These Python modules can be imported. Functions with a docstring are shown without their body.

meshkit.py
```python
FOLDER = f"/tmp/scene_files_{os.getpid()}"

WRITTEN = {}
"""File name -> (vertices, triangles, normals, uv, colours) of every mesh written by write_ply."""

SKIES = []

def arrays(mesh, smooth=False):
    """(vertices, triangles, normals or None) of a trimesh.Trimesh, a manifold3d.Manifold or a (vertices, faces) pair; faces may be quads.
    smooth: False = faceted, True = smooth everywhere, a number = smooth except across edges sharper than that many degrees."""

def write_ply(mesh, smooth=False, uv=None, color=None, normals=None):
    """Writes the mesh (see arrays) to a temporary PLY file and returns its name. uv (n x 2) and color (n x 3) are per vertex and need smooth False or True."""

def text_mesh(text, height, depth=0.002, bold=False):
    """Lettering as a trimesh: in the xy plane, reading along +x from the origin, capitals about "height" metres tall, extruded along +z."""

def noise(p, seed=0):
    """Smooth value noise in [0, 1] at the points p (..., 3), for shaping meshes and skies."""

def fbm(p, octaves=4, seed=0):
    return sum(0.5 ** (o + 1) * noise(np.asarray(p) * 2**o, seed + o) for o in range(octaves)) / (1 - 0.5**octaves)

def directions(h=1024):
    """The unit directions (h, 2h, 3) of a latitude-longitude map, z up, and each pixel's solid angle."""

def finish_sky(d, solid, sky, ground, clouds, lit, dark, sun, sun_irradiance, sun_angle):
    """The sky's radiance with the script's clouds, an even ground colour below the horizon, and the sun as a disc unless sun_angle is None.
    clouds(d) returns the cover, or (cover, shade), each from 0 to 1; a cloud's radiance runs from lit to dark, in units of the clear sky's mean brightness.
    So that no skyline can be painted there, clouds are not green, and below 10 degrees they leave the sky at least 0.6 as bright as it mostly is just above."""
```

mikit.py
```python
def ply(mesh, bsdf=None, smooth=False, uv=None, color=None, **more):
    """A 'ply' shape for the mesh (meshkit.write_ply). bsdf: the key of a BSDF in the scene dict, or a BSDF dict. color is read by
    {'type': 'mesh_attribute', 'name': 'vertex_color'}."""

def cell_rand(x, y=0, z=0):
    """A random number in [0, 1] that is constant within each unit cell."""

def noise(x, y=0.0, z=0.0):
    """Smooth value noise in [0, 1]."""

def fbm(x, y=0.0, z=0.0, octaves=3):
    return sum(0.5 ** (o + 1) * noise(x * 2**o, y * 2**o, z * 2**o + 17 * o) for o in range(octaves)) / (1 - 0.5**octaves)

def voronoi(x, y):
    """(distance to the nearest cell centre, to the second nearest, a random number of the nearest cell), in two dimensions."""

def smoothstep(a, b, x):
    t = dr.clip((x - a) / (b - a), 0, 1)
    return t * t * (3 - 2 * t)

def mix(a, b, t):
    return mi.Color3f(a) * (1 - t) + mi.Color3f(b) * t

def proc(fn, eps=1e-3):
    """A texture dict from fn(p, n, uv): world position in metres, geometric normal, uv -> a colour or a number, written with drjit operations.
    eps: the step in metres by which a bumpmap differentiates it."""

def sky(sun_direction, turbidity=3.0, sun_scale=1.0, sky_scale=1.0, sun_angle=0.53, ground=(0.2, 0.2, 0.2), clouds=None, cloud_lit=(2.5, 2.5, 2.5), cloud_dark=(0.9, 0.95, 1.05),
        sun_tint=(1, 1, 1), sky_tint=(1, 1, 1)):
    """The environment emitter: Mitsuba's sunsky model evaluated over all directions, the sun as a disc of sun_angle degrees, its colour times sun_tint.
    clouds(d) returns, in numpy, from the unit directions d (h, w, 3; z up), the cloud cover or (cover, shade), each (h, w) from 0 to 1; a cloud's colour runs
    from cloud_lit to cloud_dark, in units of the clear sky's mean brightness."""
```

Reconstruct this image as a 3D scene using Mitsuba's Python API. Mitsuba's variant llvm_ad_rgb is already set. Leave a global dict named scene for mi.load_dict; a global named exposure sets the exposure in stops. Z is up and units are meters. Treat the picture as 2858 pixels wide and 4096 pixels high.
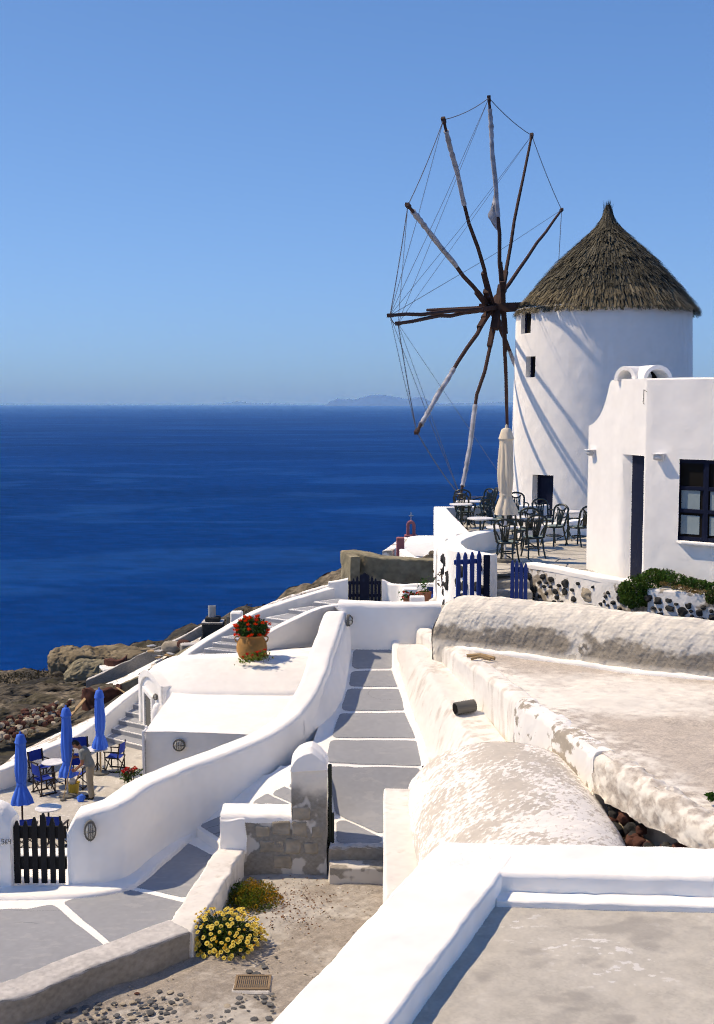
import math, numpy as np, trimesh, manifold3d as m3, mitsuba as mi, drjit as dr, mikit, meshkit
from mikit import fbm, noise, voronoi, smoothstep, mix, proc, cell_rand
from shapely.geometry import Polygon, Point, box as sbox
from scipy.interpolate import PchipInterpolator, griddata
from scipy.spatial import Voronoi
T = mi.ScalarTransform4f
scene, labels = {}, {}
A = np.array
# ---------------------------------------------------------------- camera, sky, exposure (metres, z up, eye at the origin)
PITCH = math.radians(5.17434)
exposure = 1.62
scene['camera'] = {'type': 'perspective', 'fov': 33.0477, 'fov_axis': 'x', 'near_clip': 0.1, 'far_clip': 300000.0,
                   'to_world': T().look_at([0, 0, 0], [0, math.cos(PITCH), -math.sin(PITCH)], [0, 0, 1]),
                   'medium': {'type': 'ref', 'id': 'air'}}
SUN = A([-0.585, 0.132, 0.800])
scene['sky'] = mikit.sky(SUN.tolist(), turbidity=2.6, sun_scale=1.0, sky_scale=1.10, sky_tint=(0.775, 0.92, 1.11), sun_tint=(1.03, 1.0, 0.95), ground=(0.1, 0.14, 0.2))
scene['air'] = {'type': 'homogeneous', 'albedo': {'type': 'rgb', 'value': [0.52, 0.80, 1.0]}, 'sigma_t': {'type': 'rgb', 'value': [2.0e-5, 2.8e-5, 4.6e-5]}}
scene['haze'] = {'type': 'cube', 'to_world': T().translate([0, 0, 200]).scale([110000, 110000, 302.0]), 'bsdf': {'type': 'null'},
                 'interior': {'type': 'ref', 'id': 'air'}}
labels['haze'] = {'label': 'thin blue sea haze over the water and islands', 'category': 'haze', 'kind': 'stuff'}

# ---------------------------------------------------------------- materials
def rgb(c): return {'type': 'rgb', 'value': [float(x) for x in c]} if not isinstance(c, dict) else c
def pr(c, rough=0.8, spec=0.3, **k): return {'type': 'principled', 'base_color': rgb(c), 'roughness': rough, 'specular': spec, **k}
def mat(key, b, bump=None, scale=1.0, eps=2e-3):
    if bump is not None: b = {'type': 'bumpmap', 'tex': proc(bump, eps), 'scale': scale, 'bsdf': b}
    scene[key] = {'type': 'twosided', 'bsdf': b}
    return key
def C(v, g=0.985, b=0.955): return mi.Color3f(v, v * g, v * b)
def f3(p, s, o=3): return fbm(p.x * s, p.y * s, p.z * s, o)

def wav(p, s):   # a cheap smooth relief from warped waves, 0 to 1
    x, y, z = p.x * s, p.y * s, p.z * s
    return (dr.sin(x + 1.7 * dr.sin(y * 0.9 + z * 0.4)) + dr.sin(y * 1.3 + 1.5 * dr.sin(z * 1.1 + x * 0.5) + 2) + dr.sin(z * 1.2 + 1.6 * dr.sin(x * 0.8 - y * 0.6) + 4)) / 6 + 0.5
def grit(a, fa, b, fb): return lambda p, n, uv: wav(p, fa) * a + wav(p, fb) * b
def white_col(p, n, uv):
    a, b, s = f3(p, 0.9, 4), f3(p, 11.0, 3), noise(p.x * 7, p.y * 7, p.z * 0.8)
    v = 0.845 + 0.14 * (a - 0.5) + 0.05 * (s - 0.5) + 0.05 * (b - 0.5)
    grime = smoothstep(0.54, 0.74, a) * smoothstep(0.40, 0.75, s) * 0.17
    return C(dr.minimum(v, 0.90), 0.984, 0.945) * (1 - grime) + mi.Color3f(0.50, 0.46, 0.38) * grime
mat('white', pr(proc(white_col), 0.9, 0.15), grit(0.010, 9.0, 0.0024, 61.0), 1.0)

def old_col(p, n, uv):   # older lime wash: cream, rain streaks, faint stains
    a, b, s = f3(p, 1.3, 4), f3(p, 13.0, 3), fbm(p.x * 9, p.y * 9, p.z * 1.2, 3)
    v = 0.70 + 0.22 * (a - 0.5) + 0.10 * (b - 0.5)
    st = smoothstep(0.52, 0.72, 0.5 * a + 0.5 * s)
    return mix(C(v, 0.965, 0.90), C(0.46, 0.92, 0.79), st * 0.75)
mat('lime_old', pr(proc(old_col), 0.92, 0.12), grit(0.012, 8.0, 0.004, 47.0), 1.0)
def worn_col(p, n, uv):   # old lime wash flaking off beige render
    a = f3(p, 1.1, 3); b = fbm(p.x * 8 + a * 3, p.y * 11, p.z * 9, 4)
    m = smoothstep(0.42, 0.50, b * 0.5 + a * 0.5)
    g = 0.36 + 0.2 * (b - 0.5)
    return mix(C(0.74 + 0.06 * (a - 0.5), 0.985, 0.95), C(g, 0.90, 0.75), 1 - m)
mat('worn', pr(proc(worn_col), 0.95, 0.1), grit(0.010, 17.0, 0.005, 59.0), 1.0)

def vault_col(p, n, uv):
    a = f3(p, 1.6, 3)
    q = p.x * 0.6 + p.y * 0.8; r = p.y * 0.6 - p.x * 0.8
    b = fbm(q * 15.0 + a * 2.5, r * 36.0 + p.z * 6, p.z * 22, 4)
    m = smoothstep(0.465, 0.57, b * 0.55 + a * 0.50 - 0.022 + 0.06 * smoothstep(1.6, 2.4, p.x))
    g = 0.50 + 0.12 * (f3(p, 18.0, 3) - 0.5) + 0.1 * (a - 0.5)
    return mix(C(g, 0.93, 0.815), C(0.76 + 0.06 * (f3(p, 9.0, 2) - 0.5), 0.975, 0.92), m)
mat('vault_wash', pr(proc(vault_col), 0.95, 0.1), grit(0.008, 19.0, 0.005, 63.0), 1.0)

def stucco_col(p, n, uv):  # dirty gate pillar: pale render, grey damp, bare mortar
    a = f3(p, 2.3, 4); b = f3(p, 30.0, 2); low = smoothstep(-5.45, -5.85, p.z + (a - 0.5) * 0.9)
    pale = C(0.78 + 0.2 * (a - 0.5) + 0.08 * (b - 0.5), 0.93, 0.80)
    dark = C(0.27 + 0.14 * (b - 0.5) + 0.1 * (a - 0.5), 0.93, 0.80)
    patch = smoothstep(0.52, 0.57, fbm(p.x * 3.1 + 5, p.y * 3.1, p.z * 2.2, 4))
    return mix(pale, mix(dark, C(0.56, 0.95, 0.86), patch), low)
mat('stucco', pr(proc(stucco_col), 0.95, 0.1), grit(0.012, 14.0, 0.006, 57.0), 1.0)

def rooftop_col(p, n, uv):
    a = f3(p, 0.55, 4); b = f3(p, 9.0, 4); c = f3(p, 40.0, 2)
    base = C(0.42 + 0.16 * (b - 0.5) + 0.22 * (c - 0.5), 0.90, 0.785)
    q = p.y + 0.30 * p.x
    band = smoothstep(0.38, 0.78, 0.75 * a + 0.30 * (b - 0.5) + 0.45 * smoothstep(16.9, 17.9, q) - 0.25 * smoothstep(19.4, 20.4, q) - 0.12)
    rim = smoothstep(0.30, 0.70, b) * smoothstep(0.75, 0.20, p.x - 1.14 - 0.232 * (22.6 - p.y) - 0.1 * a) 
    return mix(base, C(0.68 + 0.16 * (b - 0.5), 0.965, 0.88), dr.clip(band * 0.85 + rim, 0, 1))
mat('rooftop', pr(proc(rooftop_col), 0.95, 0.1), grit(0.008, 13.0, 0.005, 53.0), 1.0)

def floor_col(p, n, uv):   # pale weathered screed of the nearest roof
    a = f3(p, 1.2, 4); b = f3(p, 7.0, 4); c = f3(p, 50.0, 2)
    v = 0.45 + 0.14 * (a - 0.5) + 0.14 * (b - 0.5) + 0.08 * (c - 0.5)
    spot = smoothstep(0.66, 0.74, fbm(p.x * 13.0, p.y * 22.0, 0.0, 4)) * smoothstep(0.42, 0.6, a)
    dark = smoothstep(0.62, 0.80, fbm(p.x * 2.3 + 9, p.y * 3.6, 0.0, 4))
    return mix(mix(C(v, 0.955, 0.85), C(0.62, 0.985, 0.95), spot), C(0.25, 0.95, 0.88), dark * 0.55)
mat('screed', pr(proc(floor_col), 0.92, 0.15), grit(0.006, 13.0, 0.003, 67.0), 1.0)

def yard_col(p, n, uv):
    a = f3(p, 0.8, 4); b = f3(p, 12.0, 4); c = f3(p, 60.0, 2)
    soil = C(0.285 + 0.16 * (b - 0.5) + 0.16 * (c - 0.5), 0.90, 0.78)
    crust = C(0.39 + 0.14 * (b - 0.5), 0.95, 0.86)
    return mix(soil, crust, smoothstep(0.45, 0.62, a + 0.25 * (b - 0.5)))
mat('yard_soil', pr(proc(yard_col), 0.97, 0.05), grit(0.016, 21.0, 0.007, 71.0), 1.0)

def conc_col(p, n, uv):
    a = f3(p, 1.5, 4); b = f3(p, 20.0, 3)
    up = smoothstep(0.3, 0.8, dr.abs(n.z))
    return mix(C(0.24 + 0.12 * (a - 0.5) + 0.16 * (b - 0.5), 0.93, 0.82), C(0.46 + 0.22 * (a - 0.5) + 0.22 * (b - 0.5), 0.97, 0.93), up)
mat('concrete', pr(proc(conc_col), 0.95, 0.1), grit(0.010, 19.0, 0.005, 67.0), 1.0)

def paint_col(p, n, uv):   # grey floor paint
    a = f3(p, 0.7, 4); b = f3(p, 16.0, 3)
    v = 0.285 + 0.07 * (a - 0.5) + 0.05 * (b - 0.5)
    worn = smoothstep(0.62, 0.74, fbm(p.x * 5.0, p.y * 12.0, 0.0, 4)) * 0.14
    crack = (1 - smoothstep(0.003, 0.012, dr.abs(noise(p.x * 1.6 + 4, p.y * 2.6) - 0.5))) * 0.4 * smoothstep(0.5, 0.6, a)
    return mix(mi.Color3f(v, v * 1.05, v * 1.14), C(0.5, 0.97, 0.92), worn) * (1 - crack)
mat('slab_paint', pr(proc(paint_col), 0.8, 0.25))

def rubble_col(p, n, uv):  # bare cracked earth render of the roof's back wall
    a = f3(p, 1.3, 4); b = f3(p, 10.0, 4); d1, d2, r = voronoi(p.x * 7 + 2 * b, p.z * 10 + p.y * 3)
    up = smoothstep(-3.94, -3.80, p.z + 0.45 * (a - 0.5) + 0.25 * (b - 0.5))
    streak = (1 - smoothstep(0.06, 0.20, dr.abs(p.x - 3.62 + 0.3 * (noise(p.z * 5, 3.0) - 0.5)))) * smoothstep(0.35, 0.5, b)
    foot = smoothstep(-4.13, -4.24, p.z + 0.1 * (b - 0.5))
    earth = C(0.30 + 0.14 * (b - 0.5), 0.90, 0.74) * (0.72 + 0.28 * smoothstep(0.0, 0.10, d2 - d1))
    lime = C(0.66 + 0.22 * (b - 0.5), 0.95, 0.84)
    return mix(earth, lime, dr.clip(dr.maximum(dr.maximum(up, streak), foot * 0.7), 0, 1))
mat('earth_render', pr(proc(rubble_col), 0.97, 0.05), grit(0.030, 15.0, 0.012, 49.0), 1.0)

def tan_col(p, n, uv):
    a = f3(p, 1.0, 4); b = f3(p, 6.0, 4)
    return C(0.23 + 0.16 * (a - 0.5) + 0.22 * (b - 0.5), 0.90, 0.62)
mat('tan_stone', pr(proc(tan_col), 0.95, 0.1), grit(0.05, 7.0, 0.02, 29.0), 1.0)

def rock_col(p, n, uv):
    a = f3(p, 0.12, 4); b = f3(p, 0.9, 4); c = f3(p, 5.0, 3)
    r = C(0.14 + 0.20 * (b - 0.5) + 0.26 * (c - 0.5), 0.86, 0.64)
    d = C(0.045 + 0.06 * (c - 0.5), 0.98, 0.9)
    s = mi.Color3f(0.066, 0.060, 0.040)
    return mix(mix(r, d, smoothstep(0.47, 0.60, a + 0.35 * (b - 0.5))), s, smoothstep(0.60, 0.68, b) * 0.8)
mat('rock', pr(proc(rock_col), 0.97, 0.05), grit(0.16, 3.1, 0.05, 17.0), 1.0, 5e-3)

def flag_col(p, n, uv):
    a = f3(p, 1.7, 3); b = f3(p, 14.0, 3)
    return C(0.40 + 0.24 * (a - 0.5) + 0.14 * (b - 0.5), 0.955, 0.84)
mat('flagstone', pr(proc(flag_col), 0.85, 0.2))

def sea_col(p, n, uv):
    a = fbm(p.x * 0.0016, p.y * 0.0045, 0.0, 4); s = fbm(p.x * 0.005 + 4 * a, p.y * 0.011 + 5 * a, 2.0, 4)
    slick = smoothstep(0.53, 0.70, s) * 0.32
    rip = fbm(p.x * 0.09 + p.y * 0.02, p.y * 0.14, 0.0, 3) - 0.5
    return mi.Color3f(0.0010, 0.031, 0.165) * (1 + 0.5 * (a - 0.5) + 0.55 * rip) + mi.Color3f(0.016, 0.055, 0.13) * slick
mat('sea_water', {'type': 'blendbsdf', 'weight': 0.11, 'dull': {'type': 'diffuse', 'reflectance': proc(sea_col)}, 'gloss': pr((0.001, 0.018, 0.095), 0.30, 0.2)}, lambda p, n, uv: wav(mi.Point3f(p.x * 0.35, p.y * 0.8, 0.0), 1.0) * 0.5 + wav(mi.Point3f(p.x * 1.1 + p.y * 0.3, p.y * 2.3, 1.0), 1.0) * 0.18, 1.0, 0.3)

VC = {'type': 'mesh_attribute', 'name': 'vertex_color'}
mat('tinted', pr(VC, 0.9, 0.15))
scene['leafy'] = {'type': 'principledthin', 'base_color': VC, 'roughness': 0.6, 'diff_trans': 0.7, 'spec_trans': 0.0}
scene['petal'] = {'type': 'principledthin', 'base_color': VC, 'roughness': 0.7, 'diff_trans': 0.5, 'spec_trans': 0.0}
def var(c, k, amt=0.3):   # a plain colour with a little grain
    c = A(c, float)
    return proc(lambda p, n, uv: mi.Color3f(*[float(x) for x in c]) * (1 + amt * (fbm(p.x * k, p.y * k, p.z * k, 3) - 0.5) * 2))
for key, c, r, s in [('blue_paint', (0.012, 0.035, 0.19), 0.55, 0.4), ('navy_paint', (0.005, 0.008, 0.026), 0.55, 0.15), ('black_paint', (0.006, 0.0065, 0.008), 0.6, 0.3),
                     ('green_metal', (0.006, 0.013, 0.010), 0.30, 0.6), ('dark_green', (0.012, 0.02, 0.016), 0.6, 0.3), ('canvas_blue', (0.014, 0.035, 0.26), 0.8, 0.2),
                     ('shade_blue', (0.06, 0.165, 0.68), 0.75, 0.2), ('cushion', (0.15, 0.20, 0.20), 0.8, 0.2), ('metal', (0.35, 0.36, 0.37), 0.4, 0.5),
                     ('bulkhead', (0.12, 0.115, 0.10), 0.5, 0.4), ('glass_lamp', (0.48, 0.47, 0.42), 0.15, 0.6), ('skin', (0.30, 0.135, 0.075), 0.6, 0.3),
                     ('hair', (0.012, 0.009, 0.007), 0.6, 0.3), ('shirt', (0.24, 0.25, 0.235), 0.9, 0.1), ('trousers', (0.30, 0.255, 0.19), 0.9, 0.1),
                     ('bucket_yellow', (0.48, 0.33, 0.03), 0.5, 0.4), ('brass', (0.5, 0.36, 0.10), 0.35, 0.6), ('dark_void', (0.010, 0.009, 0.008), 0.9, 0.1),
                     ('curtain', (0.24, 0.30, 0.32), 0.9, 0.1), ('grate_iron', (0.23, 0.165, 0.10), 0.75, 0.3), ('red_stone', (0.17, 0.065, 0.045), 0.95, 0.1),
                     ('white_metal', (0.72, 0.72, 0.74), 0.5, 0.3), ('rope_grey', (0.16, 0.16, 0.17), 0.9, 0.1), ('pink_plaster', (0.33, 0.13, 0.14), 0.9, 0.1)]:
    mat(key, pr(c, r, s))
mat('timber', pr(var((0.058, 0.034, 0.028), 6.0, 0.5), 0.8, 0.2))
mat('pale_wood', pr(var((0.36, 0.25, 0.13), 5.0, 0.4), 0.7, 0.2))
mat('chair_wood', pr((0.022, 0.016, 0.013), 0.6, 0.3))
mat('cloth_wrap', pr(var((0.36, 0.37, 0.41), 5.0, 0.6), 0.9, 0.1))
mat('cream_canvas', pr(var((0.70, 0.61, 0.47), 3.0, 0.15), 0.9, 0.1))
mat('pale_canvas', pr(var((0.62, 0.60, 0.56), 3.0, 0.15), 0.9, 0.1))
mat('marble', pr(var((0.66, 0.65, 0.64), 7.0, 0.25), 0.4, 0.4))
mat('lava', pr(var((0.035, 0.036, 0.036), 9.0, 0.7), 0.95, 0.15))
mat('lava_red', pr(var((0.085, 0.040, 0.030), 6.0, 0.6), 0.95, 0.15))
mat('cobble_grey', pr(var((0.095, 0.097, 0.10), 9.0, 0.6), 0.85, 0.25))
mat('block_stone', pr(var((0.34, 0.30, 0.235), 8.0, 0.45), 0.95, 0.1))
mat('terracotta', pr(var((0.30, 0.13, 0.075), 5.0, 0.25), 0.85, 0.2))
mat('pithos_clay', pr(var((0.36, 0.20, 0.065), 3.0, 0.35), 0.85, 0.2))

# ---------------------------------------------------------------- naming
def numbered(k):
    if k not in scene and k not in labels and not any(x.startswith(k + '__') for x in scene): return k
    i = 1
    while True:
        c = f'{k}_{i:03d}'
        if c not in scene and c not in labels and not any(x.startswith(c + '__') for x in scene): return c
        i += 1
_count = {}
def fresh(k):
    i = _count.get(k, 0); _count[k] = i + 1
    return k if i == 0 else f'{k}_{i:03d}'
def obj(name, mesh, m, parent=None, smooth=35, color=None, label=None, kind=None):
    key = fresh((parent + '__' if parent else '') + name)
    if color is not None: smooth = False if smooth is not True else True
    scene[key] = mikit.ply(mesh, m, smooth=smooth, color=color)
    if label or kind:
        labels[key] = {}
        if label: labels[key]['label'] = label
        if kind: labels[key]['kind'] = kind
    return key
def thing(name, label, cat, group=None):
    key = fresh(name); labels[key] = {'label': label, 'category': cat}
    if group: labels[key]['group'] = group
    return key
def tag(key, label, cat, group=None, kind=None):
    labels[key] = {'label': label, 'category': cat}
    if group: labels[key]['group'] = group
    if kind: labels[key]['kind'] = kind
    return key
def struct(name, mesh, m, label, cat, smooth=35):
    k = obj(name, mesh, m, smooth=smooth); labels[k] = {'label': label, 'category': cat, 'kind': 'structure'}
    return k

# ---------------------------------------------------------------- mesh helpers
def cat(ms):
    ms = [m if isinstance(m, trimesh.Trimesh) else trimesh.Trimesh(m[0], m[1], process=False) for m in ms]
    return trimesh.util.concatenate(ms)
def tm(m):
    if isinstance(m, trimesh.Trimesh): return m
    if hasattr(m, 'to_mesh'):
        q = m.to_mesh(); return trimesh.Trimesh(q.vert_properties[:, :3], q.tri_verts, process=False)
    return trimesh.Trimesh(m[0], m[1], process=False)
def moved(m, loc=(0, 0, 0), rz=0.0, s=1.0):
    m = tm(m).copy(); c, n = math.cos(rz), math.sin(rz)
    m.vertices = (np.asarray(m.vertices) * s) @ A([[c, n, 0], [-n, c, 0], [0, 0, 1]]) + A(loc)
    return m
def cbox(c, s, ch=0.01, rz=0.0):
    h = A(s) / 2; ch = min(ch, h.min() * 0.9); pts = []
    for i in np.ndindex(2, 2, 2):
        g = A(i) * 2 - 1
        for k in range(3):
            q = h.copy(); o = [j for j in range(3) if j != k]
            q[o] -= ch; pts.append(g * q)
    return moved(trimesh.convex.convex_hull(A(pts)), c, rz)
def frame(t, up=(0, 0, 1)):
    t = A(t, float); t /= np.linalg.norm(t); up = A(up, float)
    if abs(t @ up) > 0.95: up = A([1.0, 0, 0]) if abs(t[0]) < 0.9 else A([0, 1.0, 0])
    x = np.cross(up, t); x /= np.linalg.norm(x)
    return x, np.cross(t, x), t
def beam(p, q, w, h, w2=None, h2=None, ch=0.12):
    p, q = A(p, float), A(q, float); x, y, t = frame(q - p)
    w2, h2 = w2 or w, h2 or h; k = ch; pts = []
    for c, a, b in ((p, w, h), (q, w2, h2)):
        for sx, sy in ((1, 1 - k), (1 - k, 1), (-1 + k, 1), (-1, 1 - k), (-1, -1 + k), (-1 + k, -1), (1 - k, -1), (1, -1 + k)):
            pts.append(c + x * sx * a / 2 + y * sy * b / 2)
    return trimesh.convex.convex_hull(A(pts))
def tube(P, r, n=6, closed=False):
    P = A(P, float); N = len(P); r = np.broadcast_to(A(r, float), (N,))
    t = np.gradient(P, axis=0) if not closed else np.roll(P, -1, 0) - np.roll(P, 1, 0)
    V = []; x, y, _ = frame(t[0])
    for i in range(N):
        ti = t[i] / (np.linalg.norm(t[i]) + 1e-12)
        x = x - ti * (x @ ti); x /= np.linalg.norm(x); y = np.cross(ti, x)
        a = np.arange(n) * 2 * np.pi / n
        V.append(P[i] + r[i] * (np.cos(a)[:, None] * x + np.sin(a)[:, None] * y))
    V = np.vstack(V); F = []
    for i in range(N if closed else N - 1):
        j = (i + 1) % N
        for k in range(n):
            F.append((i * n + k, i * n + (k + 1) % n, j * n + (k + 1) % n, j * n + k))
    F = A(F); F = np.vstack([F[:, [0, 1, 2]], F[:, [0, 2, 3]]])
    if not closed:
        V = np.vstack([V, P[0], P[-1]]); e = len(V) - 2; k = np.arange(n); b = (N - 1) * n
        F = np.vstack([F, np.stack([k * 0 + e, (k + 1) % n, k], 1), np.stack([k * 0 + e + 1, b + k, b + (k + 1) % n], 1)])
    return trimesh.Trimesh(V, F, process=False)
def lathe(prof, n=24, mod=None):
    prof = A(prof, float); a = np.arange(n) * 2 * np.pi / n; M = len(prof)
    R = np.repeat(prof[:, 0][:, None], n, 1); Z = np.repeat(prof[:, 1][:, None], n, 1); TH = np.repeat(a[None], M, 0)
    if mod: R = mod(R, Z, TH)
    V = np.stack([R * np.cos(TH), R * np.sin(TH), Z], -1).reshape(-1, 3); F = []
    i, k = np.meshgrid(np.arange(M - 1), np.arange(n), indexing='ij'); k2 = (k + 1) % n
    q = np.stack([i * n + k, i * n + k2, (i + 1) * n + k2, (i + 1) * n + k], -1).reshape(-1, 4)
    return trimesh.Trimesh(V, np.vstack([q[:, [0, 1, 2]], q[:, [0, 2, 3]]]), process=False)
def wob(m, amp, freq, seed=0, oct=3):
    m = tm(m); v = np.asarray(m.vertices)
    d = np.stack([meshkit.fbm(v * freq + 31.7 * k, oct, seed + 10 * k) - 0.5 for k in range(3)], -1)
    m.vertices = v + d * 2 * amp
    return m
def resample(P, step, sharp=False):
    P = A(P, float); s = np.concatenate([[0], np.cumsum(np.linalg.norm(np.diff(P[:, :2], axis=0), axis=1))])
    if sharp:
        t = np.unique(np.concatenate([np.linspace(a, b, max(2, int((b - a) / step) + 1)) for a, b in zip(s[:-1], s[1:])]).round(6))
        return np.stack([np.interp(t, s, P[:, k]) for k in range(P.shape[1])], 1)
    t = np.linspace(0, s[-1], max(3, int(s[-1] / step) + 1))
    return PchipInterpolator(s, P, axis=0)(t)
def wall(P, w, r=0.08, step=0.15, amp=0.012, side=0, batter=0.0, freq=2.2, rows=0.25, sharp=False, seed=0, endr=0.0, asym=None):
    """A plastered wall along the points (x, y, top z, base z): rounded top, uneven faces. side: +1 the line is the right-hand edge, -1 the left-hand edge."""
    Q = resample(P, step, sharp); N = len(Q)
    d = np.diff(Q[:, :2], axis=0); d /= np.linalg.norm(d, axis=1, keepdims=True)
    nl = np.stack([-d[:, 1], d[:, 0]], 1); n1 = np.vstack([nl[:1], nl]); n2 = np.vstack([nl, nl[-1:]])
    nn = (n1 + n2) / (1 + (n1 * n2).sum(1, keepdims=True))
    arc = [math.pi / 2 * k / 4 for k in range(5)]; V = []
    hmax = max(Q[:, 2] - Q[:, 3]); nr = max(2, int(hmax / rows))
    s = np.concatenate([[0], np.cumsum(np.linalg.norm(np.diff(Q[:, :2], axis=0), axis=1))])
    for i in range(N):
        zt, zb = Q[i, 2], Q[i, 3]; rr = min(r, w / 2 * 0.98, (zt - zb) * 0.9); ww = w
        if endr > 0:
            e = min(s[i], s[-1] - s[i])
            if e < endr: zt = zt - endr * (1 - math.sqrt(max(0, 1 - (1 - e / endr) ** 2)))
        sec = []
        for k in range(nr): sec.append((-ww / 2 - batter * (1 - k / nr), zb + (zt - rr - zb) * k / nr))
        for a in arc: sec.append((-ww / 2 + rr * (1 - math.cos(a)), zt - rr + rr * math.sin(a)))
        nt = 3
        for k in range(1, nt): sec.append((-ww / 2 + rr + (ww - 2 * rr) * k / nt, zt))
        for a in arc[::-1]: sec.append((ww / 2 - rr * (1 - math.cos(a)), zt - rr + rr * math.sin(a)))
        for k in range(nr)[::-1]: sec.append((ww / 2 + batter * (1 - k / nr), zb + (zt - rr - zb) * k / nr))
        sec = A(sec); o = -sec[:, 0] + side * w / 2
        V.append(np.column_stack([Q[i, 0] + nn[i, 0] * o, Q[i, 1] + nn[i, 1] * o, sec[:, 1]]))
    M = len(V[0]); V = np.vstack(V)
    i, k = np.meshgrid(np.arange(N - 1), np.arange(M), indexing='ij'); k2 = (k + 1) % M
    q = np.stack([i * M + k, (i + 1) * M + k, (i + 1) * M + k2, i * M + k2], -1).reshape(-1, 4)
    F = np.vstack([q[:, [0, 1, 2]], q[:, [0, 2, 3]]])
    c0, c1 = V[:M].mean(0), V[-M:].mean(0); V = np.vstack([V, c0, c1]); k = np.arange(M)
    F = np.vstack([F, np.stack([k * 0 + N * M, k, (k + 1) % M], 1), np.stack([k * 0 + N * M + 1, (N - 1) * M + (k + 1) % M, (N - 1) * M + k], 1)])
    m = trimesh.Trimesh(V, F, process=False)
    return wob(wob(m, amp * 1.25, freq, seed), amp * 0.55, freq * 3.4, seed + 5) if amp else m
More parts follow.
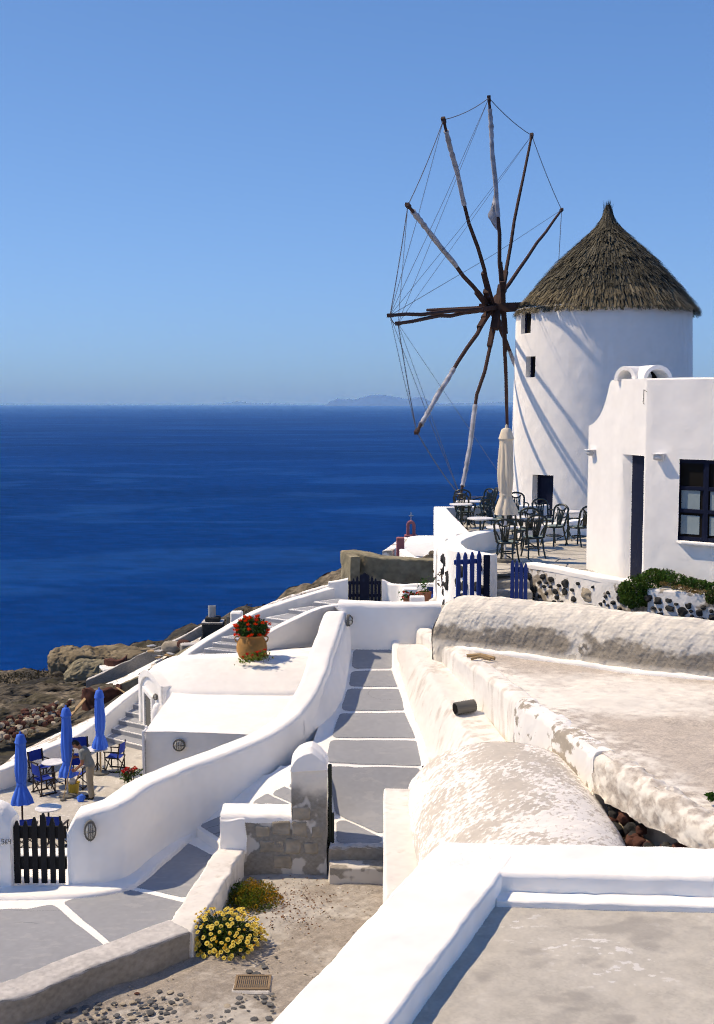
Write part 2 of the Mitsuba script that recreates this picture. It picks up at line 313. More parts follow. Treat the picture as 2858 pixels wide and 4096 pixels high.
def sheet(poly, zf, step=0.2, amp=0.0, freq=3.0, seed=0, thick=0.0):
    """A ground sheet inside the plan polygon, at height zf(x, y), cut into about step-sized triangles."""
    P = Polygon(poly).buffer(0); x0, y0, x1, y1 = P.bounds
    edge = P.segmentize(step); pts = [A(edge.exterior.coords)[:-1]]
    gx, gy = np.meshgrid(np.arange(x0, x1, step), np.arange(y0, y1, step))
    import shapely
    g = np.column_stack([gx.ravel(), gy.ravel()]); g = g[shapely.contains_xy(P.buffer(-step * 0.35), g[:, 0], g[:, 1])]
    pts = np.vstack(pts + [g])
    from scipy.spatial import Delaunay
    tri = Delaunay(pts).simplices; cen = pts[tri].mean(1)
    tri = tri[shapely.contains_xy(P.buffer(1e-6), cen[:, 0], cen[:, 1])]
    a, b, c = pts[tri[:, 0]], pts[tri[:, 1]], pts[tri[:, 2]]
    ar = (b - a)[:, 0] * (c - a)[:, 1] - (b - a)[:, 1] * (c - a)[:, 0]
    tri = np.where((ar < 0)[:, None], tri[:, ::-1], tri)[np.abs(ar) > 1e-9]
    z = zf(pts[:, 0], pts[:, 1]) * np.ones(len(pts))
    if amp: z = z + amp * 2 * (meshkit.fbm(np.column_stack([pts * freq, z * 0]), 4, seed) - 0.5)
    return trimesh.Trimesh(np.column_stack([pts, z]), tri, process=False)
def slab(poly, plane, thick, rnd=0.06):
    """A paving slab: the plan polygon with rounded corners, top on plane(x, y), thick deep, softened edge."""
    P = Polygon(poly).buffer(-rnd).buffer(rnd, quad_segs=4)
    if P.geom_type != 'Polygon' or P.is_empty: P = Polygon(poly)
    if rnd > 0: P = wobbly(P)
    m = trimesh.creation.extrude_polygon(P.simplify(0.002), thick, engine='earcut'); v = np.asarray(m.vertices)
    m.vertices = np.column_stack([v[:, :2], plane(v[:, 0], v[:, 1]) - thick + v[:, 2]])
    return m
def wobbly(P, amp=0.012, seg=0.12):   # hand-painted edge
    P = P.segmentize(seg); c = A(P.exterior.coords)[:-1]; q = np.column_stack([c * 5, c[:, 0] * 0])
    return Polygon(c + amp * 2 * np.stack([meshkit.noise(q + 9 * k, 4) - 0.5 for k in (0, 1)], 1)).buffer(0)
def planefit(pts):
    pts = A(pts, float); M = np.column_stack([pts[:, 0], pts[:, 1], np.ones(len(pts))])
    k = np.linalg.lstsq(M, pts[:, 2], rcond=None)[0]
    return lambda x, y: k[0] * x + k[1] * y + k[2]
def stone(c, s, seed, rz=0.0, rough=0.22, sub=2):
    m = trimesh.creation.icosphere(subdivisions=sub); v = np.asarray(m.vertices)
    v = np.sign(v) * np.abs(v) ** 0.8
    v = v * (1 + rough * 2 * (meshkit.fbm(v * 1.3 + seed * 7.1, 3, seed) - 0.5)[:, None])
    m.vertices = v * A(s)
    return moved(m, c, rz)
def leaves(centres, dirs, size, width, rg, droop=0.3):
    """Leaf blades: two folded triangles pairs each, at centres, pointing along dirs."""
    n = len(centres); d = dirs / (np.linalg.norm(dirs, axis=1, keepdims=True) + 1e-9)
    s = np.cross(d, rg.normal(size=(n, 3))); s /= np.linalg.norm(s, axis=1, keepdims=True) + 1e-9
    L = (size * rg.uniform(0.6, 1.3, n))[:, None]; W = L * width
    a = centres - d * L / 2; b = centres + s * W / 2; e = centres + d * L / 2 - A([0, 0, 1.0]) * L * droop; c = centres - s * W / 2
    V = np.stack([a, b, e, c], 1).reshape(-1, 3); i = np.arange(n)[:, None] * 4
    F = np.vstack([i + A([[0, 1, 2]]), i + A([[0, 2, 3]])])
    return V, F

# ---------------------------------------------------------------- sea, islands, hillside
rad = np.concatenate([[0], np.geomspace(30, 75000, 60)]); na = 96
V = [[0, 0, -100]]
for r in rad[1:]: V += [[r * math.sin(t), r * math.cos(t), -100] for t in np.linspace(0, 2 * np.pi, na, endpoint=False)]
F = [[0, 1 + k, 1 + (k + 1) % na] for k in range(na)]
for i in range(len(rad) - 2):
    for k in range(na):
        a, b = 1 + i * na, 1 + (i + 1) * na; k2 = (k + 1) % na
        F += [[a + k, b + k, b + k2], [a + k, b + k2, a + k2]]
struct('sea', (A(V), A(F)), 'sea_water', 'deep blue sea reaching to the horizon', 'sea', smooth=False)
def island(name, ridge, label, depth):
    P = A(ridge); n = 90; s = np.linspace(0, 1, n); q = np.stack([np.interp(s, np.linspace(0, 1, len(P)), P[:, k]) for k in range(3)], 1)
    m = 15; V = []
    h = np.maximum(q[:, 2] + 112, 0); h = h * (1 + 0.25 * (meshkit.fbm(np.column_stack([s * 30, s * 0, s * 0]), 3, 3) - 0.5))
    for j in range(m):
        t = j / (m - 1) * 2 - 1
        g = (1 - abs(t)) ** 0.8 * (1 + 0.3 * (meshkit.fbm(np.column_stack([s * 14, s * 0 + t * 4, s * 0]), 3, 5) - 0.5) * (abs(t) > 0))
        V.append(np.column_stack([q[:, 0], q[:, 1] + t * depth, -112 + h * g]))
    V = np.vstack(V); i, k = np.meshgrid(np.arange(m - 1), np.arange(n - 1), indexing='ij')
    Q = np.stack([i * n + k, i * n + k + 1, (i + 1) * n + k + 1, (i + 1) * n + k], -1).reshape(-1, 4)
    struct(name, (V, Q), 'island_rock', label, 'island', smooth=True)
mat('island_rock', pr((0.05, 0.055, 0.06), 0.95, 0.05))
island('island', [(-1211.93, 45000, -90.938), (-979.18, 45000, 74.379), (-730.114, 45000, 156.996), (-481.228, 45000, 140.475), (-182.535, 45000, 140.475), (82.962, 45000, 190.035), (348.406, 45000, 239.585), (580.618, 45000, 289.126), (812.825, 45000, 313.893), (1078.29, 45000, 289.126), (1377.03, 45000, 239.585), (1675.89, 45000, 173.516), (1941.44, 45000, 156.996), (2173.6, 45000, 190.035), (2389.07, 45000, 239.585), (2605.35, 45000, 123.952), (2804.95, 45000, 41.324), (3137.32, 45000, -24.798), (3469.77, 45000, -90.938)], 'hazy blue mountainous island on the horizon left of the windmill', 2500)
island('island', [(3801.44, 56000, -113.167), (4317.22, 56000, -10.286), (4936.75, 56000, 10.286), (5659.9, 56000, -10.286), (6279.18, 56000, 30.857), (6692.06, 56000, 51.426), (7415.46, 56000, 10.286), (8861.96, 56000, -30.86), (10102.7, 56000, -113.167)], 'low faint strip of land on the horizon behind the windmill sails', 2500)
island('island', [(-7571.15, 62000, -125.292), (-6654.66, 62000, 34.163), (-6082.55, 62000, 79.707), (-5511.43, 62000, 11.388), (-3682.16, 62000, -34.166), (-2310.23, 62000, -125.292)], 'faintest low island far out on the horizon, leftmost of the three', 2500)

GP = [(-15.924, 40, -11.868), (-12.885, 42.5, -12.247), (-11.497, 44, -12.204), (-10.439, 46, -12.049), (-9.453, 46.5, -11.572), (-8.516, 47, -11.011), (-7.24, 48, -10.438),
      (-18.168, 48, -13.313), (-15.126, 50, -13.193), (-14.406, 51.5, -13.331), (-13.82, 53, -13.475), (-13.297, 55, -13.666), (-15.328, 58, -14.122), (-17.218, 57, -14.097), (-18.107, 60, -14.195), (-17.312, 62, -14.763), (-23.395, 62, -15.048), (-20.209, 67, -15.44), (-19.812, 72, -16.289), (-28.262, 75, -17.054), (-23.211, 77, -17.215),
      (-17.811, 70, -15.783), (-13.76, 64, -14.675), (-11.766, 60, -13.529), (-10.983, 62, -13.435), (-15.827, 70, -15.382), (-8.44, 56, -11.707), (-7.12, 54, -11.001), (-5.99, 53, -10.474), (-3.92, 52, -9.683), (-1.968, 52, -9.091), (-0.417, 53, -8.824),
      (-1.326, 58, -10.052), (-3.399, 60, -11.241), (-5.432, 60, -12.154), (1.062, 58, -8.67), (2.364, 64, -8.242), (3.91, 66, -7.384), (6.366, 66, -7.013),
      (-60, 20, -13), (-60, 40, -16), (-60, 70, -24), (-25, 20, -12.5), (-25, 30, -13), (-12, 25, -12.4), (0, 0, -9), (8, 0, -9), (-8, 4, -9), (-20, 4, -10.5), (20, 4, -8), (60, 0, -8), (60, 40, -6), (60, 75, -8), (25, 25, -6.2), (25, 45, -6), (25, 65, -8), (12, 66, -8.5),
      (-9, 28, -12), (-13, 34, -12.2), (-9, 38, -12), (-5, 30, -12), (-2.5, 20.8, -9.5), (-3.5, 24, -12), (-1, 35, -11.8), (-1.5, 38.4, -11), (-4, 41, -10.8), (-1.5, 42, -9.5), (1, 28, -7.6), (1, 36, -8), (0.5, 45.5, -8.6), (-1.5, 47.5, -9.2), (2, 47, -8.3), (8, 40, -5.4), (8, 30, -5.2), (5, 26, -5.5), (8, 20, -6.3), (3, 20, -6.2), (0.5, 20, -7.2), (-1, 17, -7.8), (-4, 14, -7.8), (3, 13, -7.8), (8, 12, -7.4),
      (-60, 82, -40), (-20, 88, -30), (0, 86, -26), (20, 84, -24), (60, 90, -26), (-60, 110, -80), (-20, 112, -72), (0, 112, -70), (20, 112, -70), (60, 115, -75), (-60, 150, -112), (0, 150, -112), (60, 150, -112), (-90, 0, -14), (-90, 80, -45), (-90, 150, -112), (90, 0, -9), (90, 150, -112), (-90, -20, -14), (90, -20, -9), (0, -20, -10)]
GP = A(GP)
gx, gy = np.meshgrid(np.concatenate([np.linspace(-90, -27, 60), np.arange(-26.5, 4, 0.22), np.linspace(4.5, 90, 90)]), np.concatenate([np.linspace(-20, 41, 70), np.arange(41.5, 80, 0.22), np.linspace(81, 150, 70)])); nxg, nyg = gx.shape[1], gx.shape[0]
gz = griddata(GP[:, :2], GP[:, 2], (gx, gy), method='linear')
def hill_z(x, y): return griddata(GP[:, :2], GP[:, 2], (x, y), method='linear')
rough = np.clip((gy - 43) / 6, 0.15, 1) * np.clip((gy - 40) / 3, 0.1, 1)
P3 = np.stack([gx, gy, gz], -1)
gz = gz + rough * (1.3 * (meshkit.fbm(P3 * 0.30, 4, 2) - 0.5) + 1.1 * (np.abs(meshkit.fbm(P3 * 0.8, 5, 8) - 0.5) * -2 + 0.25)) - 0.2 * rough
V = np.stack([gx, gy, gz], -1).reshape(-1, 3)
i, k = np.meshgrid(np.arange(nyg - 1), np.arange(nxg - 1), indexing='ij')
Q = np.stack([i * nxg + k, i * nxg + k + 1, (i + 1) * nxg + k + 1, (i + 1) * nxg + k], -1).reshape(-1, 4)
struct('hillside', (V, Q), 'rock', 'rocky brown hillside falling away to the sea', 'hillside', smooth=True)

# ---------------------------------------------------------------- nearest roof with its thick parapet (foreground)
O = A((0.715, 10.184, -3.8))[:2]; aL = A((-0.551, 7.084, -3.8))[:2] - O; aL /= np.linalg.norm(aL); aB = A((3.067, 10.036, -3.8))[:2] - O; aB /= np.linalg.norm(aB)
pl = O + aL * 8.5; pb = O + aB * 7
m = wall([(*pl, -3.8, -7.6), (*O, -3.8, -7.6), (*pb, -3.8, -7.6)], 0.70, r=0.04, step=0.09, amp=0.017, side=-1, sharp=True, rows=0.4, freq=2.6, seed=3)
roof = thing('near_roof', 'white foreground roof parapet bending round a pale screed floor', 'roof parapet')
obj('parapet', m, 'white', roof, smooth=45)
nB = A([aB[1], -aB[0]]); nL = A([-aL[1], aL[0]])
# inner corner, then the little lime fillet along the back wall
inn = A((1.087, 9.447, -3.8))[:2]
P0 = inn + nB * 0.085 + aB * 0.03; P1 = P0 + aB * 6
obj('lime_fillet', wall([(*P0, -3.945, -4.3), (*P1, -3.955, -4.3)], 0.19, r=0.018, step=0.1, amp=0.012, rows=0.3, freq=5, seed=4), 'white', roof)
poly = [tuple(pl + nL * 0.4), tuple(O + nL * 0.46 + nB * 0.46), tuple(pb + nB * 0.4), tuple(pb + nB * 9), (pl[0] + 3, pl[1] - 2)]
obj('floor', sheet(poly, lambda x, y: x * 0 - 4.0, 0.14, 0.016, 2.2, 6), 'screed', roof, smooth=True)

# ---------------------------------------------------------------- barrel vault house between the yard and the big roof
vh = thing('vaulted_house', 'barrel vault roof with lime wash flaking off beige render', 'vaulted roof')
xc, a0, zs, hv, y1, y0 = 1.90, 1.22, -5.32, 0.86, 16.15, 9.6
U, W = np.meshgrid(np.linspace(0, 1, 60), np.linspace(0, np.pi, 49), indexing='ij')
yy = y1 - (y1 - y0) * U; e = np.clip((yy - (y1 - 0.55)) / 0.55, 0, 1); sc = np.sqrt(np.clip(1 - e ** 2, 0, 1))
V = np.stack([xc - (a0 + 0.06 * np.sin(W) * 0) * (0.80 + 0.20 * sc) * np.cos(W), yy, zs - 0.25 + (0.25 + hv * np.sin(W) ** 0.92) * (0.03 + 0.97 * sc)], -1)
nn_ = V.shape[1]; i, k = np.meshgrid(np.arange(V.shape[0] - 1), np.arange(nn_ - 1), indexing='ij')
Q = np.stack([i * nn_ + k, i * nn_ + k + 1, (i + 1) * nn_ + k + 1, (i + 1) * nn_ + k], -1).reshape(-1, 4)
obj('vault', wob((V.reshape(-1, 3), np.vstack([Q[:, [0, 1, 2]], Q[:, [0, 2, 3]]])), 0.03, 1.4, 5), 'vault_wash', vh, smooth=True)
obj('ledge', wall([(0.595, 16.18, -5.30, -8), (0.55, 13.9, -5.30, -8), (0.52, 9.6, -5.30, -8)], 0.46, r=0.035, step=0.15, amp=0.012, rows=0.5, seed=7), 'lime_old', vh)
obj('end_wall', wall([(0.6, 16.08, -5.31, -8), (3.1, 16.08, -5.31, -8)], 0.2, r=0.03, step=0.2, amp=0.01, rows=0.5, seed=8), 'lime_old', vh)
obj('channel_floor', sheet([(2.9, 16.6), (3.0, 9), (4.6, 9), (3.9, 12), (3.2, 14.7), (2.75, 16.6)], lambda x, y: x * 0 - 5.33, 0.15, 0.03, 3, 9), 'worn', vh, smooth=True)

# ---------------------------------------------------------------- big flat roof on the right
br = thing('flat_roof_house', 'wide flat roof with patchy beige screed and earth rendered back wall', 'flat roof')
edge = [(1.127, 22.585, -4.3), (1.675, 20.346, -4.3), (1.982, 18.942, -4.3), (2.28, 17.12, -4.3), (2.631, 15.678, -4.3), (2.904, 14.493, -4.3), (3.202, 13.198, -4.3), (3.586, 11.747, -4.3), (4.35, 8.5, -4.3)]
edge = [tuple(e[:2]) for e in edge]
poly = [(e[0] + 0.12, e[1]) for e in edge] + [(11, 8.5), (11, 18), (5.6, 19.2), (1.9, 21.3), (1.5, 22.5)]
obj('screed', sheet(poly, lambda x, y: x * 0 - 4.30, 0.16, 0.035, 1.8, 11), 'rooftop', br, smooth=True)
E3 = lambda s, zt, zb, off=0.0: [(e[0] + off, e[1], zt, zb) for e in s]
obj('side_wall', wall(E3(edge[0:4], -4.275, -8.0), 0.34, r=0.10, step=0.12, amp=0.030, side=1, rows=0.2, freq=3.0, batter=0.05, seed=12), 'lime_old', br, label='white limewashed stretch of the roof side wall')
obj('side_wall', wall(E3(edge[3:6], -4.28, -8.0, 0.01), 0.34, r=0.10, step=0.10, amp=0.035, side=1, rows=0.2, freq=3.5, batter=0.03, seed=13), 'worn', br, label='patchy stretch of side wall with lime wash falling off')
obj('broken_edge', wall([(*edge[5], -4.28, -4.80), (edge[6][0], edge[6][1], -4.275, -4.70), (edge[7][0], edge[7][1], -4.27, -4.60), (4.35, 8.5, -4.27, -4.6)], 0.40, r=0.16, step=0.07, amp=0.05, side=1, rows=0.1, freq=5.0, seed=14), 'rooftop', br, label='crumbling overhanging edge of the roof')
obj('side_wall', wall([(edge[5][0] + 0.18, edge[5][1], -4.5, -8), (edge[6][0] + 0.2, edge[6][1], -4.5, -8), (edge[7][0] + 0.22, edge[7][1], -4.5, -8), (4.6, 8.5, -4.5, -8)], 0.3, r=0.05, step=0.12, amp=0.03, side=1, rows=0.25, seed=15), 'block_stone', br, label='recessed rubble core under the broken edge')
rg = np.random.default_rng(3)
for lo, hi, n in ((5.35, 7.6, 74),):
    for q in range(n):
        t = lo + (hi - 0.6 - lo) * rg.random() ** 0.9; i0 = min(int(t), 6); f = t - i0 if i0 < 6 else t - 6
        a, b = A(edge[i0]), A(edge[min(i0 + 1, 8)]); c = a + (b - a) * f
        z = rg.uniform(-5.3, -4.80); s = rg.uniform(0.04, 0.095)
        obj('stone', stone((c[0] + rg.uniform(0.02, 0.14) - 0.12 * (z < -5.0), c[1], z), (s * 1.2, s * 1.1, s), q, rough=0.35), 'lava_red' if rg.random() < 0.55 else 'lava', br, smooth=False)
Bb = A([(0.76, 21.95, -4.849), (0.823, 21.2, -5.105), (0.924, 20.4, -5.343), (1.063, 19.5, -5.574), (1.156, 18.95, -5.659), (1.256, 18, -5.62), (1.342, 16.9, -5.671)])
Bt = A([(0.769, 22.25, -4.524), (0.987, 21.7, -4.536), (1.217, 20.6, -4.661), (1.463, 19.1, -4.856), (1.584, 18.3, -4.949), (1.662, 17.5, -4.962), (1.733, 16.7, -4.955)])
rows_ = [Bb - A([0, 0, 0.6]), Bb - A([0.0, 0, 0.05]), Bb * 0.93 + Bt * 0.07 + A([0.03, 0, 0.02]), Bb * 0.5 + Bt * 0.5 + A([-0.02, 0, 0.02]), Bb * 0.08 + Bt * 0.92 + A([-0.01, 0, 0.01]), Bt + A([0.06, 0, 0.015]), Bt + A([0.5, 0, 0.02]), Bt + A([0.6, 0, -0.6])]
G = A(rows_); G = np.concatenate([(G[:, :1] * [1, 1, 1] + [0.05, 0.15, -0.6]), G], 1)
b_ = np.linspace(0, 1, G.shape[1]); G = PchipInterpolator(b_, G, axis=1)(np.linspace(0, 1, 60)); a_ = np.linspace(0, 1, len(G)); G = PchipInterpolator(a_, G, axis=0)(np.linspace(0, 1, 36))
n_, m_ = G.shape[:2]; i, k = np.meshgrid(np.arange(n_ - 1), np.arange(m_ - 1), indexing='ij')
Q = np.stack([i * m_ + k, i * m_ + k + 1, (i + 1) * m_ + k + 1, (i + 1) * m_ + k], -1).reshape(-1, 4)
obj('bench', wob((G.reshape(-1, 3), np.vstack([Q[:, [0, 1, 2]], Q[:, [0, 2, 3]]])), 0.02, 2.2, 16), 'lime_old', br, smooth=50, label='sloping white plaster bench along the passage')
obj('bench', wob(stone((1.08, 16.6, -5.62), (0.36, 0.34, 0.40), 4, rough=0.1, sub=3), 0.02, 3), 'white', br, smooth=True, label='rounded white plaster bump at the end of the bench')
bw = [(2.05, 21.22, -3.42, -6), (2.85, 20.75, -3.40, -6), (3.76, 20.14, -3.40, -6), (5.05, 19.18, -3.42, -6), (6.0, 18.75, -3.45, -6), (11, 17.0, -3.45, -6)]
obj('back_wall', wall([(1.62, 21.55, -3.50, -6)] + bw, 0.88, r=0.40, step=0.12, amp=0.045, rows=0.15, batter=0.06, freq=2.2, seed=17, endr=0.3), 'earth_render', br, smooth=50)
obj('lime_fillet', wall([(1.75, 20.85, -4.24, -4.6), (2.55, 20.35, -4.25, -4.6), (3.48, 19.73, -4.25, -4.6), (4.78, 18.76, -4.25, -4.6), (5.8, 18.32, -4.25, -4.6), (8, 17.5, -4.25, -4.6)], 0.16, r=0.05, step=0.1, amp=0.03, rows=0.3, freq=4, seed=18), 'white', br)
obj('spout', tube([(1.86, 18.75, -4.78), (1.55, 18.62, -4.80)], 0.10, 14), 'bulkhead', br, smooth=40, label='short clay drain spout sticking out of the white wall')
obj('spout_mouth', moved(lathe([(0.0, 0), (0.085, 0)], 14).apply_transform(trimesh.transformations.rotation_matrix(math.pi / 2, [0, 1, 0])), (1.545, 18.615, -4.80), 0.4), 'dark_void', br, smooth=False)
for a, b, r_ in (((1.856, 19.99, -4.24), (2.298, 19.777, -4.24), 0.03), ((1.893, 19.741, -4.24), (2.212, 19.671, -4.24), 0.025)):
    tag(obj('driftwood', wob(tube([a, ((A(a) + A(b)) / 2 + A([0, 0.05, 0.03])), b], r_, 6), 0.01, 5), 'pale_wood', smooth=True), ('longer' if r_ > 0.028 else 'thinner') + ' weathered wooden stick lying on the flat roof by the white wall', 'stick', 'sticks on the flat roof')

# ---------------------------------------------------------------- yard in the foreground
yard = struct('yard', sheet([(-15, 3.5), (0.9, 3.5), (0.9, 17.1), (-1.9, 17.5), (-2.7, 15.3), (-6.6, 12.4), (-15, 8.7)], lambda x, y: x * 0 - 6.80, 0.11, 0.05, 1.7, 21), 'yard_soil', 'dusty beige yard with pebbles set in the soil', 'yard', smooth=True)
rg = np.random.default_rng(11)
k0 = [(-3.234, 12.851, -6.8), (-2.764, 13.286, -6.8), (-2.509, 13.829, -6.8), (-2.14, 13.498, -6.8), (-2.503, 12.93, -6.8), (-1.916, 13.773, -6.8), (-2.812, 12.735, -6.8)]
spots = []
for q in range(6000):
    u = rg.random(); v = rg.normal(0, 1)
    x = -3.6 + 2.7 * u; y = 12.35 + 1.15 * u + v * (0.26 + 0.1 * u) + rg.normal(0, 0.05)
    if y > 12.72 + (x + 3.6) * 0.66: continue
    s = rg.uniform(0.016, 0.042) if rg.random() < 0.9 else rg.uniform(0.042, 0.058)
    if all((x - a) ** 2 + (y - b) ** 2 > (s + c) ** 2 * 1.05 for a, b, c in spots): spots.append((x, y, s))
    if len(spots) > 240: break
for q, (x, y, s) in enumerate(spots):
    obj('cobble', stone((x, y, -6.80 + s * 0.05), (s * 1.15, s * 0.95, s * 0.24), q, rz=rg.uniform(0, 3), rough=0.3), 'cobble_grey' if rg.random() < 0.88 else ('block_stone' if rg.random() < 0.8 else 'lava_red'), yard, smooth=40)
peb = []
for q in range(700):
    x, y = rg.uniform(-3.4, 0.5), rg.uniform(12.2, 17.1)
    if y > 14.9 + (x + 2.4) * 1.4 and x < -1.4: continue
    s = rg.uniform(0.004, 0.012); peb.append(stone((x, y, -6.79), (s, s, s * 0.7), q % 9, rg.uniform(0, 3), 0.3, 1))
obj('gravel', cat(peb), 'block_stone', yard, smooth=False, kind='stuff')
gr = thing('drain_cover', 'rusty ribbed metal drain cover set in the yard', 'drain cover')
gc, gz_ = A((-1.223, 13.556, -6.78))[:2], -6.775
gm = T().translate([gc[0], gc[1], gz_])
obj('surround', cbox((gc[0], gc[1], gz_ - 0.05), (0.46, 0.44, 0.10), 0.02, -0.05), 'concrete', gr)
obj('frame', cat([cbox((gc[0], gc[1] + s * 0.16, gz_ + 0.006), (0.42, 0.03, 0.03), 0.004, 0) for s in (-1, 1)] + [cbox((gc[0] + s * 0.195, gc[1], gz_ + 0.006), (0.03, 0.285, 0.03), 0.004, 0) for s in (-1, 1)]), 'grate_iron', gr)
obj('plate', cbox((gc[0], gc[1], gz_ - 0.004), (0.36, 0.285, 0.02), 0.003), 'bulkhead', gr)
for q in range(15): obj('rib', cbox((gc[0] - 0.165 + q * 0.0236, gc[1], gz_ + 0.008), (0.012, 0.27, 0.018), 0.003), 'grate_iron', gr)

# kerb walls between the yard and the path
kw = thing('kerb_wall', 'low concrete kerb wall between the grey path and the yard', 'kerb wall')
obj('kerb', wall([(-15, 8.0, -6.45, -8), (-9.5, 10.6, -6.45, -7.8), (-6.5, 11.9, -6.45, -7.6), (-3.931, 12.722, -6.45) [:2] + (-6.45, -7.6), (-3.128, 13.524, -6.45)[:2] + (-6.45, -7.6), (-2.204, 14.391, -6.45)[:2] + (-6.44, -7.6)], 0.46, r=0.05, step=0.1, amp=0.022, rows=0.25, freq=4, seed=31), 'concrete', kw)
obj('kerb', wall([(-2.209, 14.277, -6.45)[:2] + (-6.455, -7.6), (-2.018, 15.458, -6.45)[:2] + (-6.43, -7.6), (-1.817, 16.947, -6.45)[:2] + (-6.40, -7.6), (-1.80, 17.06, -6.40, -7.6)], 0.40, r=0.05, step=0.08, amp=0.030, rows=0.2, freq=4.5, seed=32), 'lime_old', kw, label='upper arm of the kerb with chipped white plaster')

# ---------------------------------------------------------------- lower path, steps and alley
zp = -6.76
struct('lower_path', sheet([(-15, 7.8), (-9, 10.7), (-5.0, 12.3), (-2.75, 14.5), (-1.85, 16.9), (-1.55, 17.4), (-1.4, 18.4), (-2.1, 19.1), (-2.9, 19.0), (-4.6, 17.2), (-9, 16.7), (-15, 16.2)], lambda x, y: x * 0 + zp - 0.006, 0.15, 0.002, 2, 41), 'white', 'white painted path base showing between grey slabs below the picket gate', 'path', smooth=True)
lp = 'lower_path'
for pg in [[(-6.725, 15.508, -6.76), (-4.433, 15.608, -6.76), (-4.123, 15.752, -6.76), (-3.131, 14.465, -6.76), (-4.146, 13.419, -6.76), (-5.636, 12.109, -6.76)],
           [(-4.011, 15.84, -6.76), (-3.669, 16.079, -6.76), (-3.349, 16.324, -6.76), (-3.246, 16.278, -6.76), (-2.344, 15.811, -6.76), (-2.304, 15.163, -6.76), (-3.068, 14.539, -6.76)],
           [(-3.314, 16.434, -6.76), (-3.084, 17.142, -6.76), (-2.762, 18.155, -6.76), (-2.526, 17.947, -6.76), (-2.021, 17.349, -6.76), (-2.341, 15.958, -6.76)]]:
    p2 = [q[:2] for q in pg]
    obj('slab', slab(p2, lambda x, y: x * 0 + zp, 0.05, 0.07), 'slab_paint', lp, smooth=30)
for p2 in ([(-9.3, 11.2), (-6.0, 12.6), (-6.6, 15.55), (-9.6, 15.5)], [(-14.6, 8.7), (-9.45, 11.1), (-9.75, 15.5), (-14.8, 15.2)]):
    obj('slab', slab(p2, lambda x, y: x * 0 + zp, 0.05, 0.07), 'slab_paint', lp, smooth=30)
# skirting of thick lime at the wall's foot
tag(obj('plaster_skirting', wall([(-15, 15.6, -6.71, -7.2), (-10, 15.85, -6.71, -7.2), (-6.5, 16.05, -6.71, -7.2), (-4.2, 16.12, -6.71, -7.2), (-3.336, 16.356, -6.76)[:2] + (-6.70, -7.2), (-3.058, 17.176, -6.76)[:2] + (-6.69, -7.2), (-2.726, 18.388, -6.76)[:2] + (-6.68, -7.2)], 0.42, r=0.06, step=0.1, amp=0.02, rows=0.2, seed=43), 'white'), 'rounded white plaster skirting along the foot of the wall by the gate', 'skirting')
# steps rising to the alley behind the pillar
st = thing('passage_steps', 'white edged grey ramped steps rising behind the stone pillar', 'steps')
lev = [((-2.589, 18.42, -6.62), (-1.994, 17.539, -6.62)), ((-2.155, 18.506, -6.47), (-1.549, 17.751, -6.47)), ((-1.787, 18.575, -6.32), (-1.195, 17.837, -6.32)), ((-1.476, 18.582, -6.17), (-0.905, 17.888, -6.17)), ((-1.205, 18.565, -6.02), (-0.667, 17.899, -6.02)), ((-0.938, 18.593, -5.87), (-0.43, 17.973, -5.87))]
lev.append(((-0.687, 18.872, -5.76), (-0.339, 18.237, -5.8)))
LV = A([p_ for l in lev for p_ in (A(l[0]) + (A(l[0]) - A(l[1])) * (0.5, 0.5, 0), A(l[1]) + (A(l[1]) - A(l[0])) * (0.3, 0.3, 0))])
from scipy.interpolate import LinearNDInterpolator, NearestNDInterpolator
_s1, _s2 = LinearNDInterpolator(LV[:, :2], LV[:, 2]), NearestNDInterpolator(LV[:, :2], LV[:, 2])
def ramp_z(x, y):
    z = _s1(x, y); return np.where(np.isnan(z), _s2(x, y), z)
hull = Polygon([tuple(q[:2]) for q in LV]).convex_hull.difference(sbox(-0.44, 15, 3, 25))
obj('ramp', sheet(list(hull.exterior.coords)[:-1], lambda x, y: ramp_z(x, y) - 0.006, 0.1), 'white', st, smooth=True)
obj('riser', wall([(*LV[1, :2], -6.63, -7), (*LV[0, :2], -6.63, -7)], 0.10, r=0.02, step=0.1, amp=0.01, side=-1, rows=0.1), 'white', st)
for q in range(6):
    (a, b), (a2, b2) = lev[q], lev[q + 1]; a, b, a2, b2 = (A(t_)[:2] for t_ in (a, b, a2, b2)); u = (b - a) / np.linalg.norm(b - a); u2 = (b2 - a2) / np.linalg.norm(b2 - a2)
    P_ = Polygon([a + u * 0.10 + (a2 - a) * 0.13, b + u * 0.25 + (b2 - b) * 0.13, b2 + u2 * 0.25, a2 + u2 * 0.10]).intersection(hull.buffer(-0.02)).buffer(-0.05).buffer(0.05)
    if P_.geom_type == 'Polygon' and P_.area > 0.02: obj('slab', sheet(list(P_.exterior.coords)[:-1], lambda x, y: ramp_z(x, y) + 0.004, 0.1), 'slab_paint', st, smooth=True)
